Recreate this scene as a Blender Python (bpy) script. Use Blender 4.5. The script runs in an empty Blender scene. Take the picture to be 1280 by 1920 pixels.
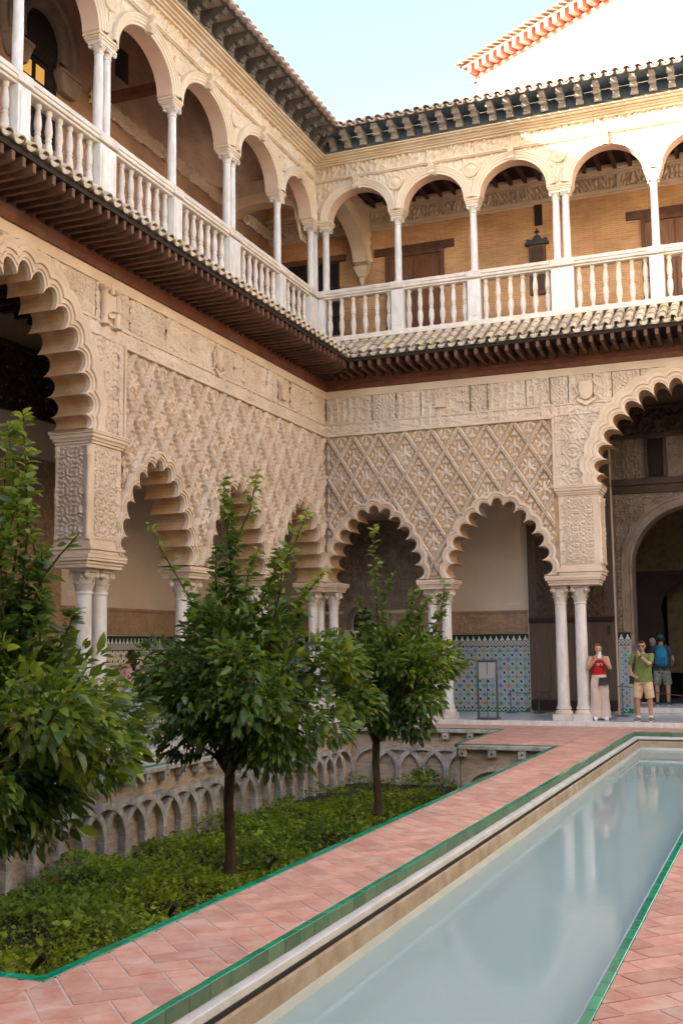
import bpy, bmesh, math, random
import numpy as np
from mathutils import Vector, Matrix
from mathutils.geometry import tessellate_polygon
R = math.radians
PI = math.pi
random.seed(7)
rng = np.random.default_rng(7)
scene = bpy.context.scene
COL = scene.collection

# ------------------------------------------------------------------ camera
CAM = Vector((10.237, -24.802, 1.68))
cd = bpy.data.cameras.new('camera')
cam = bpy.data.objects.new('camera', cd)
COL.objects.link(cam)
fw = Vector((-0.36646144, 0.92272874, 0.11948927))
rt = Vector((0.92887116, 0.37025529, -0.01045899))
up = Vector((0.05389234, -0.10715733, 0.9927804))
cam.matrix_world = Matrix(((rt.x, up.x, -fw.x, CAM.x), (rt.y, up.y, -fw.y, CAM.y), (rt.z, up.z, -fw.z, CAM.z), (0, 0, 0, 1)))
cd.sensor_fit = 'VERTICAL'
cd.sensor_height = 24.0
cd.lens = 2083.36 / 1920 * 24.0
cd.clip_end = 2000
scene.camera = cam

# ------------------------------------------------------------------ sky and sun
SUN = Vector((-1.69, -2.0, 1.0)).normalized()          # towards the sun
el = math.asin(SUN.z)
world = bpy.data.worlds.new('World')
scene.world = world
world.use_nodes = True
nt = world.node_tree
sky = nt.nodes.new('ShaderNodeTexSky')
sky.sky_type = 'NISHITA'
sky.sun_disc = False
sky.sun_elevation = el
sky.sun_rotation = math.atan2(SUN.x, SUN.y)
sky.air_density = 1.0
sky.dust_density = 2.6
sky.ozone_density = 1.0
bg = nt.nodes['Background']
bg.inputs['Strength'].default_value = 0.15
nt.links.new(sky.outputs[0], bg.inputs[0])
sl = bpy.data.lights.new('sun', 'SUN')
sl.energy = 5.0
sl.angle = R(0.53)
sl.color = (1.0, 0.93, 0.82)
so = bpy.data.objects.new('sun', sl)
COL.objects.link(so)
so.rotation_euler = SUN.to_track_quat('Z', 'Y').to_euler()
so.location = (0, -10, 40)
scene.view_settings.view_transform = 'Standard'
scene.view_settings.look = 'None'
scene.view_settings.exposure = 2.38
scene.view_settings.gamma = 1.0
scene.view_settings.use_curve_mapping = False
scene.cycles.use_denoising = True
scene.cycles.max_bounces = 10
scene.cycles.diffuse_bounces = 6
scene.cycles.transparent_max_bounces = 12

# ------------------------------------------------------------------ materials
def mat(name, c1, c2=None, scale=2.0, rough=.8, bump=0.0, bscale=30.0, rand=0.0, spec=.3, stain=None, sscale=.8, samt=.5, attr=None, stretch=None, metal=0, detail=5):
    m = bpy.data.materials.new(name)
    m.use_nodes = True
    n = m.node_tree.nodes
    L = m.node_tree.links
    b = n['Principled BSDF']
    b.inputs['Roughness'].default_value = rough
    b.inputs['Specular IOR Level'].default_value = spec
    b.inputs['Metallic'].default_value = metal
    geo = n.new('ShaderNodeNewGeometry')
    pos = geo.outputs['Position']
    if stretch:
        mp = n.new('ShaderNodeMapping')
        mp.inputs['Scale'].default_value = stretch
        L.new(pos, mp.inputs[0])
        pos = mp.outputs[0]
    def noise(sc, det=5):
        t = n.new('ShaderNodeTexNoise')
        t.inputs['Scale'].default_value = sc
        t.inputs['Detail'].default_value = det
        t.inputs['Roughness'].default_value = .6
        L.new(pos, t.inputs['Vector'])
        return t.outputs['Fac']
    def mix(a, bb, fac, blend='MIX'):
        x = n.new('ShaderNodeMix')
        x.data_type = 'RGBA'
        x.blend_type = blend
        for sock, val in ((x.inputs[6], a), (x.inputs[7], bb)):
            if isinstance(val, tuple):
                sock.default_value = (*val, 1)
            else:
                L.new(val, sock)
        if isinstance(fac, float):
            x.inputs[0].default_value = fac
        else:
            L.new(fac, x.inputs[0])
        return x.outputs[2]
    def ramp(f, lo, hi, a=0.0, bb=1.0):
        x = n.new('ShaderNodeMapRange')
        x.inputs[1].default_value = lo
        x.inputs[2].default_value = hi
        x.inputs[3].default_value = a
        x.inputs[4].default_value = bb
        L.new(f, x.inputs[0])
        return x.outputs[0]
    if attr:
        a = n.new('ShaderNodeAttribute')
        a.attribute_name = attr
        col = a.outputs['Color']
        if c2:
            col = mix(col, c2, ramp(noise(scale), .45, .75, 0, .35))
    else:
        col = c1
        if c2:
            col = mix(c1, c2, ramp(noise(scale, detail), .36, .66))
    if stain:
        col = mix(col, stain, ramp(noise(sscale, 7), .52, .72, 0, samt))
    if rand:
        oi = n.new('ShaderNodeObjectInfo')
        hs = n.new('ShaderNodeHueSaturation')
        L.new(ramp(oi.outputs['Random'], 0, 1, 1 - rand, 1 + rand), hs.inputs['Value'])
        if isinstance(col, tuple):
            hs.inputs['Color'].default_value = (*col, 1)
        else:
            L.new(col, hs.inputs['Color'])
        col = hs.outputs[0]
    if isinstance(col, tuple):
        b.inputs['Base Color'].default_value = (*col, 1)
    else:
        L.new(col, b.inputs['Base Color'])
    if bump:
        bp = n.new('ShaderNodeBump')
        bp.inputs['Strength'].default_value = min(1, bump)
        bp.inputs['Distance'].default_value = .02 * max(1, bump)
        L.new(noise(bscale, 6), bp.inputs['Height'])
        L.new(bp.outputs[0], b.inputs['Normal'])
    return m

def brick_mat(name, c1, c2, cm, axis, w=.28, h=.055, rough=.85):
    m = mat(name, c1, rough=rough)
    n = m.node_tree.nodes
    L = m.node_tree.links
    b = n['Principled BSDF']
    geo = n.new('ShaderNodeNewGeometry')
    sp = n.new('ShaderNodeSeparateXYZ')
    cb = n.new('ShaderNodeCombineXYZ')
    L.new(geo.outputs['Position'], sp.inputs[0])
    nz = n.new('ShaderNodeTexNoise')
    nz.inputs['Scale'].default_value = 3
    L.new(geo.outputs['Position'], nz.inputs['Vector'])
    ad = n.new('ShaderNodeMath')
    ad.operation = 'MULTIPLY_ADD'
    ad.inputs[1].default_value = .05
    L.new(nz.outputs['Fac'], ad.inputs[0])
    L.new(sp.outputs[2], ad.inputs[2])
    L.new(sp.outputs[0 if axis == 'B' else 1], cb.inputs[0])
    L.new(ad.outputs[0], cb.inputs[1])
    t = n.new('ShaderNodeTexBrick')
    t.inputs['Scale'].default_value = 1
    t.inputs['Brick Width'].default_value = w
    t.inputs['Row Height'].default_value = h
    t.inputs['Mortar Size'].default_value = .008
    t.inputs['Mortar Smooth'].default_value = .4
    t.inputs['Bias'].default_value = 0
    t.inputs['Color1'].default_value = (*c1, 1)
    t.inputs['Color2'].default_value = (*c2, 1)
    t.inputs['Mortar'].default_value = (*cm, 1)
    L.new(cb.outputs[0], t.inputs['Vector'])
    n2 = n.new('ShaderNodeTexNoise')
    n2.inputs['Scale'].default_value = 1.3
    n2.inputs['Detail'].default_value = 6
    L.new(geo.outputs['Position'], n2.inputs['Vector'])
    mx = n.new('ShaderNodeMix')
    mx.data_type = 'RGBA'
    mx.blend_type = 'MULTIPLY'
    mr = n.new('ShaderNodeMapRange')
    mr.inputs[1].default_value = .3
    mr.inputs[2].default_value = .7
    mr.inputs[3].default_value = .75
    mr.inputs[4].default_value = 1.2
    L.new(n2.outputs['Fac'], mr.inputs[0])
    L.new(t.outputs['Color'], mx.inputs[6])
    L.new(mr.outputs[0], mx.inputs[7])
    mx.inputs[0].default_value = 1
    L.new(mx.outputs[2], b.inputs['Base Color'])
    bp = n.new('ShaderNodeBump')
    bp.inputs['Strength'].default_value = .7
    bp.inputs['Distance'].default_value = .012
    bp.invert = True
    L.new(t.outputs['Fac'], bp.inputs['Height'])
    L.new(bp.outputs[0], b.inputs['Normal'])
    return m

M = {}
M['stucco'] = mat('carved stucco', (.65, .535, .425), (.53, .42, .32), 1.6, .85, .35, 45, stain=(.66, .60, .54), sscale=1.1, samt=.8)
M['stucco_plain'] = mat('plain stucco', (.66, .54, .42), (.56, .43, .31), 1.2, .85, .25, 25, stain=(.68, .59, .49), sscale=.9, samt=.5)
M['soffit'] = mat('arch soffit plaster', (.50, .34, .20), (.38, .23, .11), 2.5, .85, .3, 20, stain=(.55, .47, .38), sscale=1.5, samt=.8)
M['ustone'] = mat('upper arcade stone', (.68, .57, .43), (.60, .47, .33), 1.5, .8, .25, 40, stain=(.70, .66, .61), sscale=.8, samt=.6)
M['pink_soffit'] = mat('pink plaster soffit', (.62, .43, .33), (.66, .50, .38), 1.4, .85, .2, 30)
M['marble'] = mat('white marble', (.72, .70, .67), (.58, .55, .51), 3.2, .45, .15, 30, stain=(.50, .43, .34), sscale=2.5, samt=.6, spec=.4, stretch=(2.2, 2.2, .8))
M['marble_old'] = mat('weathered marble', (.69, .63, .56), (.57, .50, .42), 4.0, .6, .25, 40, stain=(.45, .38, .30), sscale=2.2, samt=.55, rand=.06)
M['floor'] = mat('polished grey marble floor', (.50, .53, .56), (.58, .60, .62), .9, .18, 0, spec=.5)
M['wood_red'] = mat('red brown painted beam', (.16, .05, .022), (.10, .035, .02), 3.0, .6, .35, 12, stain=(.22, .16, .13), sscale=1.2, samt=.5)
M['wood_dark'] = mat('dark brown timber', (.14, .068, .04), (.09, .042, .026), 5.0, .7, .3, 25, rand=.25)
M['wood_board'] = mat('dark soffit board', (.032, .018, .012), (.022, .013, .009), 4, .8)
M['wood_carved'] = mat('dark carved wood', (.075, .042, .026), (.05, .03, .02), 3, .65, .5, 14)
M['wood_door'] = mat('worn door timber', (.10, .065, .045), (.065, .045, .033), 4, .6, .4, 10, stretch=(6, 6, .6))
M['wood_warm'] = mat('warm brown door wood', (.20, .085, .035), (.13, .055, .025), 3, .5, .3, 15, stretch=(4, 4, .6))
M['eave_grey'] = mat('weathered grey carved wood', (.085, .078, .07), (.14, .13, .115), 5, .8, .5, 35, rand=.15)
M['eave_blue'] = mat('blue grey painted board', (.085, .14, .21), (.11, .16, .22), 4, .7)
M['eave_pink'] = mat('pinkish eave board', (.36, .28, .25), (.30, .23, .20), 3, .8)
M['eave_pale'] = mat('pale weathered carved wood', (.38, .35, .31), (.28, .25, .22), 5, .8, .5, 35, rand=.12)
M['tile_clay'] = mat('weathered clay roof tile', (.60, .50, .38), (.46, .35, .25), 5, .85, .5, 30, rand=.22, stain=(.50, .40, .12), sscale=2.6, samt=.8)
M['tile_roof'] = mat('pinkish clay roof tile', (.60, .49, .40), (.47, .36, .28), 5, .85, .4, 30, rand=.18, stain=(.36, .33, .29), sscale=3, samt=.5)
M['mortar'] = mat('pale mortar', (.55, .50, .42), (.42, .38, .30), 9, .9, .5, 40, stain=(.3, .33, .15), sscale=6, samt=.7)
M['brick_b'] = brick_mat('ochre brick masonry', (.60, .35, .17), (.50, .26, .115), (.62, .42, .24), 'B')
M['brick_l'] = brick_mat('brown brick masonry', (.40, .23, .14), (.33, .18, .11), (.42, .29, .2), 'L')
M['plaster'] = mat('cream plaster', (.64, .54, .42), (.55, .45, .34), .8, .9, .15, 8)
M['band'] = mat('inscribed stucco band', (.36, .24, .14), (.27, .18, .11), 4, .85, .3, 40)
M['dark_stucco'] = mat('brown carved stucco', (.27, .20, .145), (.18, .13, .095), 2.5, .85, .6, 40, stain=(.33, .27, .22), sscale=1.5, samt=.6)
M['clay'] = mat('terracotta floor tile', (.52, .245, .18), (.61, .37, .295), 6.5, .5, .12, 30, rand=.14, stain=(.62, .45, .38), sscale=4.3, samt=.95, spec=.3)
M['grout'] = mat('pale grout', (.60, .48, .42), (.52, .40, .34), 8, .9)
M['green_dull'] = mat('mossy green glazed riser', (.07, .15, .075), (.13, .17, .10), 9, .5, .2, 20, rand=.2)
M['green'] = mat('green glazed tile', (.006, .22, .105), (.012, .30, .17), 7, .18, .05, 12, rand=.22, spec=.6)
M['pool_white'] = mat('pale limestone ledge', (.62, .62, .61), (.52, .51, .49), 4, .7, .2, 40)
M['pool_brown'] = mat('stained stone basin wall', (.42, .33, .23), (.30, .22, .14), 3.5, .8, .4, 25, stain=(.50, .46, .38), sscale=2, samt=.7)
M['pool_pale'] = mat('pale basin plaster', (.47, .49, .44), (.40, .43, .39), 2, .8)
M['pool_floor'] = mat('pale basin floor', (.52, .60, .60), (.46, .55, .55), .8, .8)
M['old_stone'] = mat('weathered grey garden wall', (.56, .53, .49), (.32, .29, .26), 5.5, .9, 1.0, 26, stain=(.12, .12, .08), sscale=2.2, samt=.7)
M['old_brick'] = mat('weathered pale brick wall', (.60, .48, .38), (.42, .33, .26), 5, .9, 1.0, 20, stain=(.16, .15, .10), sscale=1.6, samt=.6, stretch=(1, 1, 4))
M['soil'] = mat('dark soil', (.035, .028, .018), (.05, .045, .02), 5, .95)
M['bark'] = mat('dark bark', (.075, .05, .033), (.045, .03, .02), 9, .9, .6, 40, stretch=(3, 3, .7))
M['leaf'] = mat('orange tree leaf', (.05, .1, .02), attr='Col', rough=.30, spec=.5)
M['leaf_one'] = mat('single orange tree leaf', (.055, .12, .025), (.085, .16, .03), 6, .30, rand=.35, spec=.5)
def translucent(m, amt):
    n = m.node_tree.nodes
    L = m.node_tree.links
    b = n['Principled BSDF']
    src = b.inputs['Base Color'].links[0].from_socket
    tl = n.new('ShaderNodeBsdfTranslucent')
    hs = n.new('ShaderNodeHueSaturation')
    hs.inputs['Value'].default_value = 1.7
    hs.inputs['Hue'].default_value = .485
    L.new(src, hs.inputs['Color'])
    L.new(hs.outputs[0], tl.inputs[0])
    mx = n.new('ShaderNodeMixShader')
    mx.inputs[0].default_value = amt
    L.new(b.outputs[0], mx.inputs[1])
    L.new(tl.outputs[0], mx.inputs[2])
    L.new(mx.outputs[0], n['Material Output'].inputs[0])
M['cover'] = mat('ground cover leaf', (.05, .1, .02), attr='Col', rough=.5, spec=.35)
for k_ in ('leaf', 'leaf_one', 'cover'):
    translucent(M[k_], .38)
M['white'] = mat('white render', (.80, .79, .77), (.76, .75, .73), 1, .8, .1, 20)
M['redtrim'] = mat('red painted cornice', (.50, .13, .08), (.58, .25, .17), 4, .8)
M['iron'] = mat('black iron', (.018, .018, .02), rough=.5, spec=.4)
M['metal'] = mat('dark grey metal', (.055, .065, .075), rough=.4, spec=.5)
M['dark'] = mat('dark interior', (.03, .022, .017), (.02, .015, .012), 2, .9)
M['gold'] = mat('gilded stucco', (.28, .18, .07), (.18, .11, .05), 5, .6, .4, 30)
M['zellij'] = mat('glazed mosaic tile', (.5, .5, .5), attr='Col', rough=.25, spec=.5)
M['glass'] = mat('dark window glass', (.02, .02, .025), rough=.1, spec=.5)

# ------------------------------------------------------------------ mesh builder
WB = lambda s, d, z: (s, -d, z)          # back wall frame: s to the right of the corner, d into the court
WL = lambda s, d, z: (d, -s, z)          # left wall frame: s from the corner towards the viewer
WI = lambda x, y, z: (x, y, z)
ROT = {WB: PI, WL: -PI / 2}

class MB:
    def __init__(self, T=WI):
        self.v = []
        self.f = []
        self.T = T
    def add(self, vs, fs):
        o = len(self.v)
        T = self.T
        self.v.extend(T(*p) for p in vs)
        self.f.extend(tuple(i + o for i in f) for f in fs)
        return self
    def box(self, a0, a1, b0, b1, c0, c1):
        self.add([(a, b, c) for c in (c0, c1) for b in (b0, b1) for a in (a0, a1)],
                 [(0, 2, 3, 1), (4, 5, 7, 6), (0, 1, 5, 4), (2, 6, 7, 3), (0, 4, 6, 2), (1, 3, 7, 5)])
        return self
    def taper(self, cx, cy, z0, z1, w0, d0, w1, d1):
        vs = [(cx + sx * w / 2, cy + sy * d / 2, z) for z, w, d in ((z0, w0, d0), (z1, w1, d1)) for sy in (-1, 1) for sx in (-1, 1)]
        self.add(vs, [(0, 2, 3, 1), (4, 5, 7, 6), (0, 1, 5, 4), (2, 6, 7, 3), (0, 4, 6, 2), (1, 3, 7, 5)])
        return self
    def lathe(self, prof, cx=0, cy=0, seg=14):
        n = len(prof)
        vs = [(cx + r * math.cos(2 * PI * k / seg), cy + r * math.sin(2 * PI * k / seg), z) for r, z in prof for k in range(seg)]
        fs = [(i * seg + k, i * seg + (k + 1) % seg, (i + 1) * seg + (k + 1) % seg, (i + 1) * seg + k) for i in range(n - 1) for k in range(seg)]
        fs.append(tuple(range(seg - 1, -1, -1)))
        fs.append(tuple((n - 1) * seg + k for k in range(seg)))
        self.add(vs, fs)
        return self
    def tube(self, pts, rad, seg=8, cap=True, ell=1.0):
        pts = [Vector(p) for p in pts]
        n = len(pts)
        if not hasattr(rad, '__len__'):
            rad = [rad] * n
        vs = []
        prev = None
        for i, p in enumerate(pts):
            t = (pts[min(i + 1, n - 1)] - pts[max(i - 1, 0)])
            t = t.normalized() if t.length > 1e-9 else Vector((0, 0, 1))
            if prev is None:
                a = Vector((1, 0, 0)) if abs(t.x) < .8 else Vector((0, 1, 0))
            else:
                a = prev
            a = (a - t * a.dot(t)).normalized()
            prev = a
            b = t.cross(a)
            for k in range(seg):
                q = 2 * PI * k / seg
                vs.append(tuple(p + a * (math.cos(q) * rad[i]) + b * (math.sin(q) * rad[i] * ell)))
        fs = [(i * seg + k, i * seg + (k + 1) % seg, (i + 1) * seg + (k + 1) % seg, (i + 1) * seg + k) for i in range(n - 1) for k in range(seg)]
        if cap:
            fs.append(tuple(range(seg - 1, -1, -1)))
            fs.append(tuple((n - 1) * seg + k for k in range(seg)))
        self.add(vs, fs)
        return self
    def prism(self, poly, c0, c1, order=(0, 1, 2), sides=True, back=True):
        """poly: list of (a,b); extruded along c; order maps (a,b,c) to local axes"""
        tri = tessellate_polygon([[Vector((a, b, 0)) for a, b in poly]])
        n = len(poly)
        def P(a, b, c):
            t = (a, b, c)
            q = [0, 0, 0]
            for i, o in enumerate(order):
                q[o] = t[i]
            return tuple(q)
        vs = [P(a, b, c1) for a, b in poly] + [P(a, b, c0) for a, b in poly]
        fs = [tuple(t) for t in tri]
        if back:
            fs += [tuple(i + n for i in reversed(t)) for t in tri]
        if sides:
            fs += [(i, (i + 1) % n, n + (i + 1) % n, n + i) for i in range(n)]
        self.add(vs, fs)
        return self
    def strips(self, rows, closed=False):
        """rows: list of equally long point lists, stitched"""
        n = len(rows[0])
        vs = [p for r in rows for p in r]
        m = n if closed else n - 1
        fs = [(i * n + k, i * n + (k + 1) % n, (i + 1) * n + (k + 1) % n, (i + 1) * n + k) for i in range(len(rows) - 1) for k in range(m)]
        self.add(vs, fs)
        return self
    def mesh(self, name, m, smooth=None):
        me = bpy.data.meshes.new(name)
        me.from_pydata(self.v, [], self.f)
        me.update()
        if m:
            me.materials.append(m)
        if smooth is not None:
            me.polygons.foreach_set('use_smooth', [True] * len(me.polygons))
            me.set_sharp_from_angle(angle=R(smooth))
        return me
    def build(self, name, m, parent=None, smooth=None, bevel=0):
        return obj(name, self.mesh(name, m, smooth), parent, bevel=bevel)

def obj(name, me, parent=None, loc=None, rz=0.0, scale=None, bevel=0):
    o = bpy.data.objects.new(name, me)
    COL.objects.link(o)
    if parent:
        o.parent = parent
        pl = parent.get('_w', (0, 0, 0))
        if loc is None:
            loc = (0, 0, 0)
        o.location = (loc[0] - pl[0], loc[1] - pl[1], loc[2] - pl[2])
        o['_w'] = loc
    elif loc is not None:
        o.location = loc
        o['_w'] = loc
    if rz:
        o.rotation_euler.z = rz
    if scale:
        o.scale = scale
    if bevel:
        b = o.modifiers.new('bevel', 'BEVEL')
        b.width = bevel
        b.segments = 2
        b.limit_method = 'ANGLE'
    return o

def tag(o, label=None, cat=None, group=None, kind=None):
    for k, x in (('label', label), ('category', cat), ('group', group), ('kind', kind)):
        if x:
            o[k] = x
    return o

def thing(name, label, cat, loc=(0, 0, 0), group=None):
    o = bpy.data.objects.new(name, None)
    COL.objects.link(o)
    o.location = loc
    o['_w'] = loc
    o.empty_display_size = .2
    return tag(o, label, cat, group)

def put(T, s, d, z):
    return T(s, d, z)

def sstep(a, b, x):
    t = np.clip((x - a) / (b - a), 0, 1)
    return t * t * (3 - 2 * t)

def heightfield(T, s0, s1, z0, z1, res, func, mask=None, ids=None, d0=0.0):
    """grid relief in wall coordinates; returns {id: (verts, faces)}"""
    ns = max(2, int((s1 - s0) / res) + 1)
    nz = max(2, int((z1 - z0) / res) + 1)
    S, Z = np.meshgrid(np.linspace(s0, s1, ns), np.linspace(z0, z1, nz))
    D = d0 + func(S, Z)
    sc = (S[:-1, :-1] + S[1:, 1:]) / 2
    zc = (Z[:-1, :-1] + Z[1:, 1:]) / 2
    keep = np.ones_like(sc, bool) if mask is None else mask(sc, zc)
    idm = np.zeros_like(sc, int) if ids is None else ids(sc, zc)
    a = np.arange(ns * nz).reshape(nz, ns)
    quads = np.stack([a[:-1, :-1], a[:-1, 1:], a[1:, 1:], a[1:, :-1]], -1)
    X, Y, Zw = T(S.ravel(), D.ravel(), Z.ravel())
    V = np.stack([np.broadcast_to(X, Zw.shape), np.broadcast_to(Y, Zw.shape), Zw], -1)
    out = {}
    for k in np.unique(idm[keep]):
        q = quads[keep & (idm == k)]
        u, inv = np.unique(q.ravel(), return_inverse=True)
        out[int(k)] = (V[u], inv.reshape(-1, 4))
    return out

def npmesh(name, V, F, m, smooth=True):
    me = bpy.data.meshes.new(name)
    me.vertices.add(len(V))
    me.vertices.foreach_set('co', np.asarray(V, np.float32).ravel())
    n = F.shape[1]
    me.loops.add(F.size)
    me.loops.foreach_set('vertex_index', F.ravel().astype(np.int32))
    me.polygons.add(len(F))
    me.polygons.foreach_set('loop_start', np.arange(0, F.size, n, dtype=np.int32))
    me.polygons.foreach_set('use_smooth', np.full(len(F), smooth))
    me.update(calc_edges=True)
    if m:
        me.materials.append(m)
    return me

def relief(name, T, s0, s1, z0, z1, res, func, m, parent, mask=None, d0=0.0):
    r = heightfield(T, s0, s1, z0, z1, res, func, mask, None, d0)
    for k, (V, F) in r.items():
        return obj(name, npmesh(name, V, F, m), parent)

# carved patterns (height in metres)
def arabesque(cell=.5, k=1.0, depth=.03, seed=0):
    def f(S, Z):
        u = np.abs((S / cell) % 1 - .5) * 2
        v = np.abs((Z / (cell * 1.25) + .13 * seed) % 1 - .5) * 2
        a = 9 * k
        g = np.sin(a * u + 2.2 * np.sin(5.1 * k * v + seed)) * np.sin(a * v + 2.0 * np.sin(4.3 * k * u + 1.7 * seed))
        h = np.sin(17 * k * (u + .35 * np.sin(6 * v))) * np.cos(15 * k * (v - .3 * np.sin(7 * u)))
        return depth * (sstep(-.15, .12, g) - .45 * sstep(.2, .6, h))
    return f

def kufic(depth=.022, seed=0):
    """upright lettering strokes over a scroll ground"""
    r = np.random.default_rng(seed)
    ph = r.uniform(0, 6, 8)
    def f(S, Z):
        bar = np.sin(S * 31 + 1.6 * np.sin(S * 5.3 + ph[0]) + .5 * np.sin(Z * 9 + ph[1]))
        hz = np.sin(Z * 24 + 1.7 * np.sin(S * 6.1 + ph[2]))
        scr = np.sin(S * 40 + 3 * np.sin(Z * 21 + ph[3])) * np.sin(Z * 38 + 3 * np.sin(S * 19 + ph[4]))
        return depth * (.75 * np.maximum(sstep(.1, .4, bar) * (.35 + .65 * sstep(-.9, .4, np.sin(S * 4.3 + ph[5]))), .8 * sstep(.45, .75, hz)) + .4 * sstep(-.1, .2, scr))
    return f

def scrolls(depth=.05, cell=.45, seed=0):
    def f(S, Z):
        k = np.floor(S / cell)
        u = (S / cell) % 1 - .5
        u = u * np.where(k % 2 == 0, 1, -1)
        v = (Z % 1.0)
        g = np.sin(10 * u + 2.6 * np.sin(9 * v + 3 * np.sin(k * 1.7 + seed)) + k) * np.cos(13 * v + 2.4 * np.sin(8 * u + k * 2.1 + seed))
        h = np.sin(31 * u + 5 * v + 2 * k) * np.sin(33 * v - 6 * u)
        return depth * (sstep(-.25, .5, g) + .3 * h * sstep(0, .4, g))
    return f

# lobed (multifoil) outline through cusp points, one arc per lobe, pushed outward by off
def lobed(cx, cusps, off=0.0, per=9, bulge=.56):
    """cusps: list of (half width, z) from the springing to next to the apex, right side; mirrored; returns points left to right"""
    left = [(-h, z) for h, z in cusps]
    pts = left + [(h, z) for h, z in reversed(cusps)]
    n = len(pts)
    # outward normals at cusps
    nor = []
    for i in range(n):
        a = pts[max(i - 1, 0)]
        b = pts[min(i + 1, n - 1)]
        t = (b[0] - a[0], b[1] - a[1])
        l = math.hypot(*t)
        nn = (-t[1] / l, t[0] / l)
        nor.append(nn)
    nor[0] = (-1, 0)
    nor[-1] = (1, 0)
    out = []
    for i in range(n - 1):
        a, b = pts[i], pts[i + 1]
        mx, my = (a[0] + b[0]) / 2, (a[1] + b[1]) / 2
        dx, dy = b[0] - a[0], b[1] - a[1]
        c = math.hypot(dx, dy)
        tx, ty = dx / c, dy / c
        nx, ny = -ty, tx
        A, H = c / 2 + off, bulge * c + off
        def P(t):
            x, y = -math.cos(t) * A, math.sin(t) * H
            return (mx + tx * x + nx * y, my + ty * x + ny * y)
        def end(cusp, nn, lo, hi, sg):
            # parameter where the lobe meets the line through the cusp
            def side(t):
                q = P(t)
                return sg * ((q[0] - cusp[0]) * nn[1] - (q[1] - cusp[1]) * nn[0])
            if side(lo) >= 0:
                return lo
            l, h = lo, hi
            for _ in range(30):
                m_ = (l + h) / 2
                if side(m_) < 0:
                    l = m_
                else:
                    h = m_
            return h
        t0 = end(a, nor[i], 0.0, PI / 2, 1)
        t1 = end(b, nor[i + 1], PI, PI / 2, -1)
        last = i == n - 2
        for k in range(per + (1 if last else 0)):
            t = t0 + (t1 - t0) * k / per
            q = P(t)
            out.append((q[0] + cx, q[1]))
    return out

SMALL = [(1.03, 3.20), (1.0, 3.54), (.93, 3.85), (.79, 4.14), (.60, 4.41), (.38, 4.64), (.14, 4.83)]
BIG = [(1.63, 5.19), (1.61, 5.40), (1.54, 5.72), (1.41, 6.03), (1.24, 6.35), (1.01, 6.64), (.75, 6.88), (.46, 7.06), (.16, 7.17)]

def half_ellipse(s0, s1, z0, rise, off=0.0, n=28):
    c = (s0 + s1) / 2
    a = (s1 - s0) / 2 + off
    return [(c - a * math.cos(PI * k / n), z0 + (rise + off) * math.sin(PI * k / n)) for k in range(n + 1)]

# ================================================================== the court floor, pool and sunken garden
ZP = -0.10        # paved court level; the gallery floor is z = 0
ZG = -1.32        # garden soil
g = MB().add([(-400, -400, -3), (400, -400, -3), (400, 400, -3), (-400, 400, -3)], [(0, 1, 2, 3)]).build('ground', M['soil'])
tag(g, kind='structure')
fl = MB()
fl.box(-2.9, 19.4, -.30, 2.9, -.3, 0).box(-2.9, .30, -30, -.302, -.3, -.002).box(.302, 16.2, -30, -22.6, -.3, -.002).box(6.75, 10, 2.9, 12, -.3, -.001)
gf = tag(fl.build('gallery_floor', M['floor']), kind='structure')
MB().box(.30, 16.2, -.345, -.302, -.099, .006).build('step_edge', M['marble'], gf)
MB().box(.304, .345, -22.6, -.345, -.099, .006).build('step_edge', M['marble'], gf)
gs = MB().add([(.9, -24, ZG), (6.6, -24, ZG), (6.6, -1.3, ZG), (.9, -1.3, ZG)], [(0, 1, 2, 3)]).build('garden_soil', M['soil'])
tag(gs, kind='structure')

# beds under the paving (grout), then the terracotta tiles laid diagonally in herringbone
REG = [(6.42, 7.23, -22.6, -1.52), (1.12, 15.4, -1.40, -.35), (4.62, 6.42, -5.0, -1.40), (4.62, 6.42, -22.6, -19.6), (9.275, 11.6, -22.6, -1.52), (6.42, 11.6, -1.52, -1.40)]
bed = MB()
for i, (x0, x1, y0, y1) in enumerate(REG):
    bed.box(x0 + .012, x1 - .012, y0 + .012, y1 - .012, -2 + .01 * i, ZP - .0038 - .0003 * i)
bed.box(.36, 1.10, -22.6, -.36, -1.9, ZP - .010)
pv = tag(bed.build('pavement', M['grout']), kind='structure')

def clip(poly, x0, x1, y0, y1):
    for ax, lim, sg in ((0, x0, 1), (0, x1, -1), (1, y0, 1), (1, y1, -1)):
        out = []
        for i in range(len(poly)):
            a, b = poly[i - 1], poly[i]
            da, db = sg * (a[ax] - lim), sg * (b[ax] - lim)
            if (da >= 0) != (db >= 0):
                t = da / (da - db)
                out.append((a[0] + t * (b[0] - a[0]), a[1] + t * (b[1] - a[1])))
            if db >= 0:
                out.append(b)
        poly = out
        if not poly:
            break
    return poly

def tile_mesh(mb, poly, z, th=.03):
    n = len(poly)
    cx = sum(p[0] for p in poly) / n
    cy = sum(p[1] for p in poly) / n
    k = .985
    vs = [(x, y, z - th) for x, y in poly] + [(x, y, z - .003) for x, y in poly] + [(cx + (x - cx) * k, cy + (y - cy) * k, z) for x, y in poly]
    fs = [tuple(range(2 * n, 3 * n))]
    for r in (0, 1):
        fs += [(r * n + i, r * n + (i + 1) % n, (r + 1) * n + (i + 1) % n, (r + 1) * n + i) for i in range(n)]
    mb.add(vs, fs)

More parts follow.
